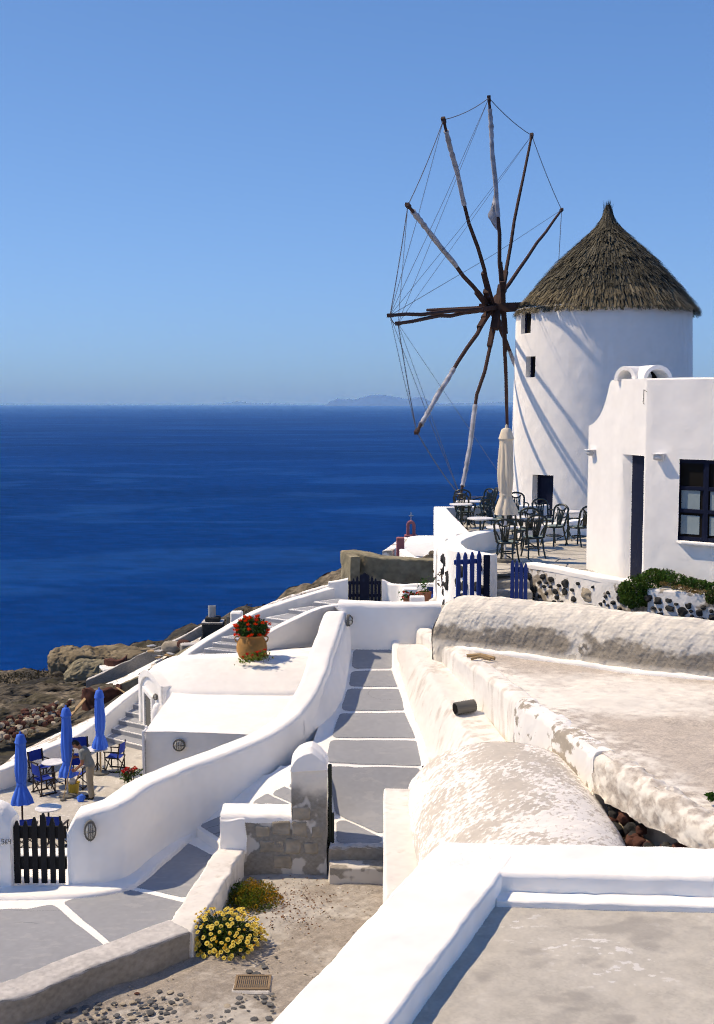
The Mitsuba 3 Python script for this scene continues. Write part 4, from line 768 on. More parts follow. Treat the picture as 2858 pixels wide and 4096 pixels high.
for q in range(900):
    a, b = fr[rg.integers(0, len(fr))] if q > 300 else fr[rg.integers(0, 3)]; d = (b - a) / np.linalg.norm(b - a); nrm = A([d[1], -d[0]])
    f = rg.random(); z = rg.uniform(-4.0, -3.47); c = a + (b - a) * f + nrm * 0.150; s = rg.uniform(0.028, 0.075)
    if q == 0: a, b = fr[2]; c = a + (b - a) * 0.25 + nrm * 0.15; z, s = -3.66, 0.14; d = (b - a) / np.linalg.norm(b - a)
    if any(np.hypot(c[0] - x, z - zz_) < s + r_ + 0.012 for x, zz_, r_ in placed): continue
    placed.append((c[0], z, s))
    obj('lava_stone', stone((c[0], c[1], z), (s * 1.15, 0.05, s * rg.uniform(0.75, 1.15)), q, rz=math.atan2(d[1], d[0]), rough=0.62, sub=2 if s > .05 else 1), 'lava' if q else 'block_stone', rw, smooth=False)
    if len(placed) > 95: break
struct('landing', sheet([(1.2, 22.8), (5, 22.8), (4.2, 24.2), (2.2, 24.2), (1.2, 23.4)], lambda x, y: x * 0 - 4.02, 0.3, 0.01), 'flagstone', 'small paved landing behind the alley end wall', 'landing')
ts = thing('terrace_steps', 'short stone steps climbing from the blue gate to the terrace', 'steps')
for q, (y, z) in enumerate([(23.25, -3.86), (23.6, -3.71), (23.95, -3.56)]):
    obj('step', wob(cbox((3.05, y + 0.35, z - 0.3), (0.86, 0.75, 0.6), 0.02).subdivide_to_size(0.15), 0.012, 4), 'flagstone', ts)
picket_gate('picket_gate', 'open left leaf of the bright blue picket gate by the terrace steps', (1.885, 22.98), (2.44, 23.22), -4.0, [-2.86, -2.87, -2.87, -2.86], [0.085, 0.085, 0.085, 0.085], 'blue_paint', [-3.06, -3.78], rail_h=0.09)
g2 = picket_gate('picket_gate', 'open right leaf of the bright blue picket gate against the lava stone wall', (2.96, 23.05), (3.28, 22.9), -4.0, [-3.02, -3.03, -3.05, -3.06], [0.07, 0.07, 0.07, 0.07], 'blue_paint', [-3.2, -3.85], rail_h=0.10)
obj('gate_post', cbox((2.52, 23.2, -3.45), (0.12, 0.1, 1.02), 0.01), 'navy_paint', 'picket_gate_001')

# ---------------------------------------------------------------- white house at the right
hs = thing('white_house', 'white plastered house with swooping parapet and dark blue door', 'house')
Cc = A([5.29, 22.03]); eL = A([-0.2286, 0.9735]); eR = A([0.751, -0.660])
M = np.eye(4); M[:2, 0], M[:2, 1], M[:2, 3] = eL, eR, Cc
prof = [(-0.0, -4.6), (2.55, -4.6), (2.54, -0.46), (2.44, -0.44), (2.30, -0.40), (2.16, -0.34), (2.02, -0.25), (1.88, -0.12), (1.76, 0.04), (1.66, 0.22), (1.58, 0.38), (1.52, 0.43), (1.42, 0.45), (0.06, 0.45), (0.0, 0.42)]
def skew(m):
    v = np.asarray(m.vertices) @ M[:3, :3].T + M[:3, 3]; return trimesh.Trimesh(v, np.asarray(m.faces)[:, ::-1] if np.linalg.det(M[:3, :3]) < 0 else m.faces, process=False)
# cross-section (a, z) swept along b
body = m3.Manifold.extrude(m3.CrossSection([prof]), 4.2)      # x=a, y=z, z=b
def abz(a0_, a1_, b0_, b1_, z0_, z1_): return m3.Manifold.cube((a1_ - a0_, z1_ - z0_, b1_ - b0_)).translate((a0_, z0_, b0_))
body = body - abz(0.07, 0.975, -0.1, 0.24, -3.39, -0.97) - abz(-0.1, 0.16, 0.665, 1.84, -2.47, -1.0)
body = body.refine_to_length(0.22)
bm = tm(body); v = np.asarray(bm.vertices); bm.vertices = v[:, [0, 2, 1]]; bm.faces = np.asarray(bm.faces)[:, ::-1]
obj('walls', wob(skew(bm), 0.008, 1.2, 4), 'white', hs, smooth=35)
def ab(a, b, z, s, m, nm, par, ch=0.005):
    q = cbox((a, b, z), s, ch); return obj(nm, skew(q), m, par)
dr_ = ab(0.52, 0.235, -2.18, (0.90, 0.05, 2.40), 'navy_paint', 'door', hs)
for z in (-2.75, -1.65): ab(0.52, 0.205, z, (0.66, 0.02, 0.85), 'navy_paint', 'panel', dr_)
ab(0.13, 0.20, -2.12, (0.03, 0.05, 0.10), 'brass', 'handle', dr_)
ab(0.085, 0.20, -2.18, (0.03, 0.06, 2.40), 'blue_paint', 'frame', dr_)
win = ab(0.16, 1.25, -1.735, (0.02, 1.16, 1.46), 'dark_void', 'window', hs)
for b in (0.70, 1.24, 1.80): ab(0.115, b, -1.735, (0.07, 0.075, 1.45), 'navy_paint', 'frame', win)
for z in (-1.04, -1.52, -1.93, -2.43): ab(0.118, 1.25, z, (0.06, 1.14, 0.07), 'navy_paint', 'frame', win)
for b in (0.97, 1.52):
    for z in (-1.73, -2.18): ab(0.140, b, z, (0.012, 0.36, 0.34), 'curtain', 'pane', win)
ab(-0.03, 1.25, -2.495, (0.30, 1.22, 0.05), 'white', 'sill', hs, 0.012)
lampL = thing('wall_lamp', 'small grey bulkhead lamp on the sunny left wall of the house', 'lamp')
def lamp_at(t, a, b, z, out, m2):
    o = A([a, b, z]); base = cbox((0, 0, 0), (0.16, 0.04, 0.12), 0.01)
    def put(q, off):
        w = Cc + eL * a + eR * b + out * off; return moved(q, (w[0], w[1], z), math.atan2(out[0], -out[1]))
    obj('base', put(base, 0.03), 'white_metal', t); cap = lathe([(0, -0.09), (0.05, -0.08), (0.06, 0), (0.05, 0.08), (0, 0.09)], 12)
    cap.apply_transform(trimesh.transformations.rotation_matrix(math.pi / 2, [0, 1, 0])); obj('glass', put(cap, 0.08), m2, t)
    obj('hood', put(cbox((0, -0.03, 0.065), (0.22, 0.16, 0.02), 0.006), 0.05), 'white_metal', t)
nLw = A([-0.9735, -0.2286]); nRw = A([-0.660, -0.751])
lamp_at(lampL, 2.28, 0.0, -1.0, nLw, 'metal')
lampR = thing('wall_lamp', 'cream bulkhead lamp between the door and the window of the house', 'lamp')
lamp_at(lampR, 0.0, 0.29, -0.98, nRw, 'pale_canvas')
obj('cable', tube([Cc.tolist() + [0.2], (Cc + eL * 0.12 + nLw * 0.01).tolist() + [0.24], (Cc + eL * 0.14 + nLw * 0.012).tolist() + [0.02], (Cc + eL * 0.10 + nLw * 0.012).tolist() + [-0.02]], 0.006, 4), 'bulkhead', hs)
# twin arched chimney vents on the roof
cv = thing('chimney_vent', 'white twin arched chimney vent on the house roof', 'chimney')
def arch_shell(w, h, dep, t):
    out = [(-w / 2, 0)] + [(-w / 2 * math.cos(u), h - w / 2 + w / 2 * math.sin(u)) for u in np.linspace(0, np.pi, 15)] + [(w / 2, 0)]
    k = w / 2 - t; inn = [(k, 0)] + [(k * math.cos(u), h - w / 2 + k * math.sin(u)) for u in np.linspace(0, np.pi, 15)] + [(-k, 0)]
    m = trimesh.creation.extrude_polygon(Polygon(out + inn), dep, engine='earcut'); v = np.asarray(m.vertices)
    m.vertices = np.column_stack([v[:, 0], v[:, 2] - dep / 2, v[:, 1]]); return m
cx_, cy_ = (5.573, 22.9, 0.466)[:2]
obj('arch', moved(arch_shell(0.62, 0.29, 0.5, 0.075), (cx_, cy_, 0.42), 0.25), 'white', cv, smooth=30)
obj('arch', moved(arch_shell(0.50, 0.28, 0.5, 0.075), (cx_ - 0.30, cy_ + 0.22, 0.42), -0.9), 'white', cv, smooth=30)
obj('flue', moved(cbox((0, 0.12, 0.1), (0.48, 0.02, 0.3), 0.003), (cx_, cy_ + 0.1, 0.38), 0.25), 'dark_void', cv)

# ---------------------------------------------------------------- lower cafe terrace on the left
LT = -11.20
ltp = [(-24, 25.2), (-16, 26.5), (-9, 28.3), (-3, 28.3), (-3, 35), (-6, 38.6), (-8.3, 39.4), (-10.45, 34.1), (-16, 32.2), (-24, 29.8)]
lt = struct('lower_terrace', sheet(ltp, lambda x, y: x * 0 + LT, 0.3, 0.012, 1.5, 81), 'screed', 'pale cement cafe terrace below the long white wall', 'terrace', smooth=True)
tag(obj('terrace_wall', wall([(-24.2, 29.7, -10.5, -15), (-17, 31.9, -10.5, -13), (-13, 33.1, -10.5, -13)] + [q + (-13,) for q in ((-10.344, 34.05, -10.604), (-9.542, 36, -10.569), (-9.064, 37.2, -10.576), (-8.518, 38.8, -10.462), (-8.106, 40, -10.216), (-7.517, 41.3, -9.882), (-6.462, 42, -9.197), (-5.527, 42.9, -8.641), (-4.629, 43.6, -8.185), (-3.527, 44.4, -7.695), (-2.221, 45.3, -7.397), (-0.797, 46.3, -7.131))], 0.40, r=0.07, step=0.2, amp=0.02, side=1, rows=0.4, seed=82), 'white'), 'white outer wall of the lower terrace climbing beside the staircase', 'wall')
tag(obj('bench_wall', wall([(-24, 25.3, -10.85, -15), (-16, 26.6, -10.85, -14), (-9, 28.4, -10.85, -13), (-4.0, 28.4, -10.85, -13)], 0.5, r=0.06, step=0.2, amp=0.015, rows=0.3, seed=83), 'white'), 'low white bench wall seen through the black picket gate', 'wall')
# the long staircase
stc = thing('staircase', 'long outdoor staircase of grey steps climbing to the dark double gate', 'staircase')
nod = [((-8.267, 39.15, -11.221), (-6.954, 38, -11.377)), ((-7.673, 40.9, -10.54), (-6.939, 40.3, -10.525)), ((-6.582, 41.5, -9.786), (-5.733, 41, -9.826)), ((-5.476, 42.1, -8.946), (-4.23, 41.5, -9.024)), ((-4.633, 42.7, -8.455), (-3.487, 42, -8.508)), ((-3.385, 43.6, -8.053), (-2.592, 42.9, -8.152)), ((-2.679, 44.4, -7.897), (-1.819, 43.7, -7.939)), ((-0.619, 45.9, -7.521), (0.575, 45.2, -7.526))]
cl = [(*l[:2], *r[:2]) for l, r in nod]; zs_ = [-11.2] + [l[2] for l, r in nod[1:]]
kk = []; CL = A(cl); tt = np.linspace(0, len(cl) - 1, 400); zc = np.interp(tt, np.arange(len(cl)), zs_)
nst = 22; zl = np.linspace(-11.2, zs_[-1], nst + 1)
def edge_at(z): 
    t = np.interp(z, zc, tt); return [np.interp(t, np.arange(len(cl)), CL[:, k]) for k in range(4)]
for q in range(nst):
    a, b = edge_at(zl[q]), edge_at(zl[q + 1]); z = zl[q + 1]
    pg = [(a[0] - .12, a[1]), (a[2] + .12, a[3]), (b[2] + 0.12, b[3] + 0.06), (b[0] - 0.12, b[1] + 0.06)]
    obj('step', slab(pg, lambda x, y, z=z: x * 0 + z - 0.03, 0.6, 0.0), 'slab_paint', stc, smooth=False)
    pg2 = [(a[0] - .12, a[1]), (a[2] + .12, a[3]), (a[2] + .12 + (b[2] - a[2]) * .2, a[3] + (b[3] - a[3]) * .12), (a[0] - .12 + (b[0] - a[0]) * .2, a[1] + (b[1] - a[1]) * .12)]
    obj('nosing', slab(pg, lambda x, y, z=z: x * 0 + z - 0.004, 0.035, 0.0), 'white', stc, smooth=False)
    c = A(pg).mean(0); pg3 = [tuple(c + (A(p_) - c) * 0.86) for p_ in pg]
    obj('tread', slab(pg3, lambda x, y, z=z: x * 0 + z + 0.006, 0.02, 0.03), 'slab_paint', stc, smooth=False)
tag(obj('stair_inner_wall', wall([(-4.75, 41.3, -9.0, -11), (-3.374, 41.6, -8.189)[:2] + (-8.18, -11), (-3.122, 41.8, -8.054)[:2] + (-8.00, -11), (-2.327, 42.5, -7.753)[:2] + (-7.70, -11), (-1.525, 43.3, -7.513)[:2] + (-7.46, -11), (-1.241, 43.6, -7.499)[:2] + (-7.42, -11), (0.3, 44.6, -7.40, -11)], 0.3, r=0.05, step=0.2, amp=0.015, rows=0.3, seed=84), 'white'), 'white inner wall of the staircase right of the geranium pot', 'wall')

# ---------------------------------------------------------------- cave house with the arched front
ch = thing('cave_house', 'white cave house with small arched front and smooth plastered roofs', 'house')
def grid_mesh(rows_, nu=14, nv=40, zb=None):
    P = A(rows_, float); a = np.linspace(0, 1, len(P)); b = np.linspace(0, 1, P.shape[1])
    Pu = PchipInterpolator(a, P, axis=0)(np.linspace(0, 1, nu)); G = PchipInterpolator(b, Pu, axis=1)(np.linspace(0, 1, nv))
    if zb is not None:
        lo = G.copy(); lo[..., 2] = zb
        G = np.concatenate([lo[:1], G, lo[-1:]], 0); l0, l1 = G[:, :1].copy(), G[:, -1:].copy(); l0[..., 2] = zb; l1[..., 2] = zb; G = np.concatenate([l0, G, l1], 1)
    n, m = G.shape[:2]; i, k = np.meshgrid(np.arange(n - 1), np.arange(m - 1), indexing='ij')
    Q = np.stack([i * m + k, i * m + k + 1, (i + 1) * m + k + 1, (i + 1) * m + k], -1).reshape(-1, 4)
    return trimesh.Trimesh(G.reshape(-1, 3), np.vstack([Q[:, [0, 1, 2]], Q[:, [0, 2, 3]]]), process=False)
rA = [[(-6.12, 34, -9.43), (-4.642, 34, -9.469), (-3.108, 34.1, -9.55), (-0.272, 34.2, -9.684)], [(-6.081, 35.3, -9.409), (-4.681, 35.3, -9.437), (-2.956, 35.4, -9.504), (-0.281, 35.4, -9.573)], [(-5.958, 37.8, -9.32), (-4.718, 37.8, -9.334), (-3.008, 37.8, -9.363), (-0.299, 37.8, -9.407)], [(-6.1, 38.5, -9.31), (-4.6, 38.5, -9.33), (-2.9, 38.5, -9.35), (-0.3, 38.5, -9.36)]]
obj('lower_roof', wob(grid_mesh(rA, 24, 50, -12.5), 0.022, 1.0, 3), 'white', ch, smooth=40)
rB = [[(-6.2, 38.2, -9.9), (-5.0, 37.95, -9.9), (-3, 37.95, -9.9), (-0.3, 38.0, -9.9)], [(-6.2, 38.25, -9.28), (-5.0, 38.0, -9.33), (-3, 38.0, -9.34), (-0.3, 38.1, -9.34)],
      [(-6.35, 38.55, -9.08), (-5.1, 38.35, -9.06), (-3, 38.4, -9.05), (-0.3, 38.5, -9.0)], [(-6.7, 39.2, -8.92), (-5.45, 39.3, -8.72), (-3, 39.4, -8.68), (-0.3, 39.5, -8.6)], [(-6.95, 39.55, -8.97), (-5.65, 40.0, -8.57), (-3, 40.2, -8.55), (-0.3, 40.3, -8.5)], [(-7.15, 39.85, -9.24), (-6.0, 40.7, -8.62), (-3, 40.9, -8.62), (-0.3, 41.1, -8.6)], [(-7.2, 39.9, -9.7), (-6.0, 41.0, -8.95), (-3, 41.7, -8.62), (-0.3, 42.4, -8.6)]]
obj('upper_roof', wob(grid_mesh(rB, 40, 50, -12.5), 0.025, 0.9, 6), 'white', ch, smooth=60)
fa, fb = A([-7.24, 39.93]), A([-6.20, 38.20]); fd = (fb - fa) / np.linalg.norm(fb - fa); fL = np.linalg.norm(fb - fa); fn = A([fd[1], -fd[0]]); fang = math.atan2(fd[1], fd[0])
if fn[0] > 0: fn = -fn
def on_f(s, out=0.0): c = fa + fd * s + fn * out; return c
def facade_panel(poly, th, out):
    m = trimesh.creation.extrude_polygon(Polygon(poly), th, engine='earcut'); v = np.asarray(m.vertices)
    c = fa[None] + v[:, :1] * fd[None] + (v[:, 2:3] + out - th) * fn[None]
    return trimesh.Trimesh(np.column_stack([c, v[:, 1]]), m.faces, process=False)
arch = [(s, np.interp(s, [0, 0.2, 0.5, 0.85, 1.2, 1.6, fL], [-9.24, -9.02, -8.88, -8.83, -8.88, -8.98, -9.12])) for s in np.linspace(0, fL, 22)]
obj('front', wob(facade_panel([(fL, -12), (0, -12)] + arch, 0.3, 0.08), 0.006, 3), 'white', ch, smooth=30)
rim = [(s, z + 0.03) for s, z in arch]; inn = [(0.16 + s * (fL - 0.32) / fL, z - 0.17) for s, z in arch]
obj('arch_moulding', facade_panel(rim + [(fL, -9.6), (fL - 0.16, -9.6)] + inn[::-1] + [(0.16, -10.9), (0, -10.9)], 0.06, 0.15), 'white', ch, smooth=20)
dr2 = obj('door', facade_panel([(0.55, -10.9), (1.15, -10.9), (1.15, -9.72), (0.55, -9.58)], 0.02, 0.115), 'bulkhead', ch, smooth=False)
obj('frame', facade_panel([(0.40, -10.9), (0.55, -10.9), (0.55, -9.58), (1.15, -9.72), (1.15, -10.9), (1.26, -10.9), (1.26, -9.60), (0.40, -9.42)], 0.08, 0.17), 'white', dr2, smooth=False)
c = on_f(1.5, 0.12); bulkhead((c[0], c[1], -9.55), (fn[0], fn[1]), 'round', 'little brass wall lamp on the arched front of the cave house', 0.8)
obj('buttress', wob(stone((-6.376, 37.6, -9.936), (0.15, 0.3, 0.42), 3, rough=0.06, sub=3), 0.01, 2), 'white', ch, smooth=True)
bulkhead((A((-5.125, 33.93, -9.817))), (0, -1), 'round', 'round grey caged lamp on the cave house wall', 1.35)
wg = thing('white_gate', 'small white framed gate panel at the corner of the cave house', 'gate')
obj('panel', cbox((-6.12, 34.1, -10.3), (0.02, 0.46, 1.3), 0.004, 0.1), 'metal', wg)
for y in (33.85, 34.35): obj('post', cbox((-6.14, y, -10.25), (0.07, 0.08, 1.75), 0.01), 'white_metal', wg)
for z in (-9.45, -10.95): obj('rail', cbox((-6.14, 34.1, z), (0.06, 0.44, 0.07), 0.01), 'white_metal', wg)
obj('foot', cbox((-6.2, 33.85, -11.14), (0.3, 0.3, 0.1), 0.03), 'white', wg)

# ---------------------------------------------------------------- dark double gate with white walls, courtyard and stone wall
GY = 46.3
gl, grr = (-0.347, 46.3, -7.621), (0.936, 46.3, -7.621)
tp_ = [(-0.017, 46.3, -6.869)[2], (-0.017, 46.3, -6.782)[2], (-0.017, 46.3, -6.694)[2], (-0.017, 46.3, -6.625)[2]]
tops = tp_ + [(-0.017, 46.3, -6.555)[2]] + tp_[::-1]
picket_gate('picket_gate', 'dark blue peaked double gate at the head of the staircase', gl, grr, -7.75, tops, [0.10, 0.09, 0.09, 0.09, 0.22, 0.09, 0.09, 0.09, 0.10], 'navy_paint', [(-0.017, 46.3, -6.956)[2], -7.45], rail_h=0.12)
yw = thing('courtyard_wall', 'white courtyard wall dipping in a curve right of the dark double gate', 'wall')
obj('wall_body', wall([(0.971, 46.4, -6.901)[:2] + (-6.84, -9), (1.075, 46.4, -6.919)[:2] + (-6.86, -9), (1.197, 46.4, -6.989)[:2] + (-6.95, -9), (1.316, 46.3, -7.026)[:2] + (-6.99, -9), (1.703, 46, -6.981)[:2] + (-6.97, -9), (2.0, 45.2, -6.83, -9), (3.4, 44.2, -6.62, -9)], 0.3, r=0.05, step=0.1, amp=0.01, rows=0.2, seed=86), 'white', yw)
obj('wall_body', wall([(-1.1, 46.45, -6.92, -9), (-0.85, 46.4, -7.234)[:2] + (-7.0, -9), (-0.712, 46.4, -7.182)[:2] + (-7.12, -9), (-0.555, 46.4, -6.936)[:2] + (-6.86, -9), (-0.347, 46.4, -6.849)[:2] + (-6.80, -9)][0:1] + [(-0.572, 46.4, -6.971)[:2] + (-6.84, -9), (-0.347, 46.4, -6.849)[:2] + (-6.78, -9)], 0.32, r=0.06, step=0.1, amp=0.01, rows=0.2, seed=87), 'white', yw)
struct('courtyard', sheet([(-0.9, 44.5), (0, 36), (0.6, 24), (2.3, 24), (2.3, 34), (2.6, 44), (2.4, 46.2), (-0.5, 46.4)], lambda x, y: -5.9 - (y - 24) * 0.079, 0.4, 0.01), 'slab_paint', 'shaded courtyard floor between the alley and the double gate', 'courtyard', smooth=True)
tag(obj('planter_block', wob(cbox(((1.796, 40, -6.357)[0], 40.3, -6.98), (0.48, 0.5, 1.5), 0.03).subdivide_to_size(0.15), 0.008, 3), 'white'), 'square white masonry block behind the potted plants', 'block')
tag(obj('stone_wall', wall([(-0.336, 50, -6.176)[:2] + (-6.14, -9), (-0.204, 49.6, -6.126)[:2] + (-6.12, -9), (0.202, 49.2, -6.095)[:2] + (-6.10, -9), (0.675, 48.9, -6.132)[:2] + (-6.18, -9), (1.256, 48.8, -6.211)[:2] + (-6.26, -9), (2.167, 48.8, -6.284)[:2] + (-6.32, -9), (3.3, 48.8, -6.35, -9), (6, 48.8, -6.35, -9)], 0.7, r=0.08, step=0.14, amp=0.05, rows=0.2, freq=2.5, seed=88), 'tan_stone'), 'old yellowish stone wall behind the dark double gate', 'stone wall')
tag(obj('stone_buttress', wall([(-0.313, 49.3, -6.089)[:2] + (-6.13, -9), (-0.072, 48.3, -6.002)[:2] + (-6.2, -9)], 0.4, r=0.05, step=0.14, amp=0.03, rows=0.2, freq=2.5, seed=89), 'tan_stone'), 'shaded end of the yellowish stone wall by the metal pole', 'buttress')
tag(obj('pole', tube([(-0.515, 51, -8.106), (-0.514, 51, -6.376)], 0.045, 8), 'metal'), 'thin grey metal pole left of the yellowish stone wall', 'pole')
# white vault roof, small pink bell tower and bits beyond
vr = thing('far_house', 'far white roofed house with a sloping wall beside the pink bell tower', 'house')
vp = [(2.559, 66, -7.805), (3.049, 66, -7.384), (3.691, 66.5, -7.34), (4.967, 67, -7.37)]
obj('roof', wob(grid_mesh([[(2.29, 62, -7.891), (3.216, 62, -7.914), (4.835, 62, -7.937)], [(2.443, 63, -7.521), (3.265, 63, -7.616), (4.91, 63, -7.687)], [(2.782, 65.5, -7.377), (3.514, 65.5, -7.304), (5.101, 65.5, -7.304)], [(2.889, 68, -7.659), (3.648, 68, -7.582), (5.295, 68, -7.582)]], 20, 20, -12), 0.03, 0.7, 4), 'white', vr, smooth=40)
obj('stair_wall', wall([(2.327, 60, -7.231)[:2] + (-7.3, -10), (2.531, 58, -7.207)[:2] + (-7.35, -10), (3.058, 55, -7.145)[:2] + (-7.2, -10), (3.6, 53, -7.2, -10)], 0.4, r=0.05, step=0.25, amp=0.02, rows=0.5, seed=90), 'white', vr)
obj('stair_wall', wall([(1.5, 60, -7.614)[:2] + (-7.4, -10), (1.974, 63, -7.734)[:2] + (-7.5, -10), (2.436, 66, -7.755)[:2] + (-7.55, -10), (2.661, 68, -7.888)[:2] + (-7.6, -10)], 0.5, r=0.05, step=0.25, amp=0.03, rows=0.5, seed=91), 'worn', vr)
obj('pillar', cbox((2.189, 60.5, -7.563), (0.4, 0.4, 1.6), 0.03), 'pink_plaster', vr)
bt = thing('bell_tower', 'tiny pink bell tower with a cross far below the cafe terrace', 'bell tower')
bx = (3.155, 70, -7.7)
obj('tower', moved(arch_shell(0.52, 0.85, 0.42, 0.17), (bx[0], bx[1], bx[2])), 'pink_plaster', bt, smooth=30)
obj('base', cbox((bx[0], bx[1], bx[2] - 0.4), (0.75, 0.6, 0.85), 0.03), 'pink_plaster', bt)
obj('cross', cat([cbox((bx[0], bx[1], bx[2] + 1.08), (0.05, 0.05, 0.5), 0.005), cbox((bx[0], bx[1], bx[2] + 1.15), (0.26, 0.05, 0.05), 0.005)]), 'metal', bt)

# ---------------------------------------------------------------- ruins, rocks and rubble on the hillside
def ruin(P, w, m, label, seed, amp=0.06):
    return tag(obj('ruined_wall', wall(P, w, r=0.05, step=0.2, amp=amp, rows=0.3, freq=1.8, seed=seed), m), label, 'ruined wall')
ruin([(-6.562, 51, -9.594)[:2] + (-9.45, -12), (-7.68, 51, -10.215)[:2] + (-10.05, -13), (-9.12, 51.5, -11.002)[:2] + (-10.75, -13.5), (-10.55, 52, -11.725)[:2] + (-11.5, -14), (-11.855, 52, -12.422)[:2] + (-12.1, -15)], 0.5, 'concrete', 'longest ruined concrete wall descending the slope left of the chimney', 101)
ruin([(-6.72, 48.2, -9.966)[:2] + (-9.85, -12), (-7.601, 48, -10.438)[:2] + (-10.35, -12.5), (-8.693, 48, -11.025)[:2] + (-10.95, -13), (-9.605, 48, -11.485)[:2] + (-11.35, -13.5)], 0.35, 'tan_stone', 'lower ruined wall parallel to the staircase wall', 102)
struct('ruin_floor', sheet([(-6.602, 50.4, -9.73)[:2], (-8.963, 50.6, -10.964)[:2], (-11.066, 51, -11.987)[:2], (-9.575, 48.3, -11.575)[:2], (-7.648, 48.3, -10.503)[:2], (-6.725, 48.5, -10.01)[:2]], planefit([(-6.603, 50.4, -9.883), (-8.966, 50.6, -11.119), (-11.07, 51, -12.183), (-9.577, 48.3, -11.686), (-6.726, 48.5, -10.139)]), 0.4, 0.08, 0.8, 5), 'worn', 'sunlit pale floor of the roofless ruin between two old walls', 'ruin floor', smooth=True)
struct('outer_roof', sheet([(-11.653, 36.5, -11.75)[:2], (-12.746, 40, -12.023)[:2], (-11.669, 41.6, -12.052)[:2], (-10.678, 43.4, -11.803)[:2], (-9.656, 44.8, -11.528)[:2], (-8.756, 45, -11.095)[:2], (-8.124, 43, -10.602)[:2], (-8.923, 41, -11.024)[:2], (-10.18, 37.8, -11.215)[:2], (-10.905, 35.9, -11.138)[:2]], planefit([(-11.091, 36.5, -11.466), (-11.67, 41.6, -12.117), (-10.683, 43.4, -12.037), (-9.256, 44.5, -11.485), (-9.927, 38.5, -11.273)]), 0.4, 0.05, 0.8, 6), 'worn', 'flat whitish roof strip outside the lower terrace wall', 'roof', smooth=True)
cs = thing('stone_chimney', 'dark stone chimney block with a grey metal pipe above the sea', 'chimney')
cc = (-6.18, 51, -9.613)
obj('stack', wob(cbox((cc[0], cc[1], cc[2] - 0.75), (0.86, 0.8, 2.0), 0.05).subdivide_to_size(0.12), 0.05, 2.2), 'lava', cs, smooth=30)
obj('ledge', wob(cbox((cc[0], cc[1], cc[2] + 0.27), (0.9, 0.85, 0.08), 0.02).subdivide_to_size(0.15), 0.03, 2), 'concrete', cs)
obj('cap', wob(cbox((cc[0], cc[1], cc[2] + 0.40), (0.62, 0.6, 0.2), 0.03).subdivide_to_size(0.15), 0.03, 2), 'lava', cs)
obj('pipe', moved(lathe([(0.0, 0), (0.17, 0), (0.17, 0.5), (0.13, 0.5), (0.13, 0.1)], 18), (cc[0] - 0.04, cc[1], cc[2] + 0.46)), 'metal', cs)
for px_, lb in (((-5.42, 50, -9.273), 'short dark stub post right of the stone chimney'),): tag(obj('stub_post', cbox(px_, (0.12, 0.12, 0.7), 0.01), 'bulkhead'), lb, 'post')
tag(obj('white_block', wob(cbox((-5.012, 49.5, -9.086), (0.5, 0.5, 0.9), 0.06).subdivide_to_size(0.2), 0.02, 2), 'white'), 'small white plastered chimney stub on the stair wall', 'chimney')
tag(obj('stone_slab', wall([(-1.283, 52, -7.852)[:2] + (-8.05, -10), (-0.486, 52, -7.675)[:2] + (-7.62, -10)], 0.6, r=0.08, step=0.1, amp=0.06, rows=0.2, seed=104), 'tan_stone'), 'weathered stone ledge left of the double gate', 'stone ledge')
tag(obj('stone_slab', wall([(-4.426, 49, -8.66)[:2] + (-8.65, -10), (-2.983, 49.5, -8.092)[:2] + (-8.05, -10), (-1.234, 50, -7.607)[:2] + (-7.6, -10), (-0.43, 50, -7.361)[:2] + (-7.35, -10)], 0.4, r=0.08, step=0.2, amp=0.03, rows=0.2, seed=105), 'worn'), 'pale old wall coping rising behind the staircase wall', 'wall')
def rock(c, s, seed, label, m='rock', rough=0.35):
    q = stone(c, s, seed, rough=rough, sub=5); v_ = np.asarray(q.vertices); q.vertices = v_ + q.vertex_normals * (0.45 * min(s) * (0.3 - 2 * np.abs(meshkit.fbm(v_ * 1.5, 4, seed) - 0.5)))[:, None]; tag(obj('boulder', wob(wob(q, 0.25 * min(s), 1.0, seed, 5), 0.10 * min(s), 4.5, seed + 3, 4), m, smooth=50), label, 'rock')
mat('pale_rock', pr(var((0.19, 0.158, 0.105), 2.2, 0.8), 0.95, 0.1), grit(0.12, 4.0, 0.04, 15.0), 1.0, 5e-3)
rock((-16.41, 67, -14.774), (0.95, 0.9, 0.95), 2, 'smooth rounded tan boulder at the cliff edge', 'pale_rock', 0.10)
rock((-14.351, 64, -14.112), (1.45, 1.1, 0.85), 5, 'jagged tan rock outcrop right of the rounded boulder', 'pale_rock')
rock((-13.428, 66, -14.251), (1.8, 1.2, 0.65), 9, 'long low tan outcrop crest against the sea', 'pale_rock')
rock((-11.494, 62, -13.34), (1.2, 1.0, 0.5), 13, 'tan rock behind the ruined wall', 'pale_rock')
rock((-13.461, 60.5, -13.803), (1.3, 0.9, 0.75), 21, 'dark weathered dome of rock below the outcrop', 'tan_stone', 0.15)
rock((-15.648, 56, -13.807), (2.6, 1.0, 0.5), 33, 'dark rock shelf on the left slope')
rock((-13.517, 47, -12.764), (2.0, 0.9, 0.6), 37, 'brown crag just above the red rubble')
rock((-12.853, 50, -12.904), (1.8, 0.8, 0.55), 41, 'brown crag in front of the round red stone wall')
tag(obj('broken_slab', wob(cbox((-11.496, 57, -12.678), (1.6, 1.0, 0.16), 0.04, 0.4).subdivide_to_size(0.2), 0.06, 1.5), 'worn'), 'pale broken slab over the reddish wall by the outcrop', 'slab')
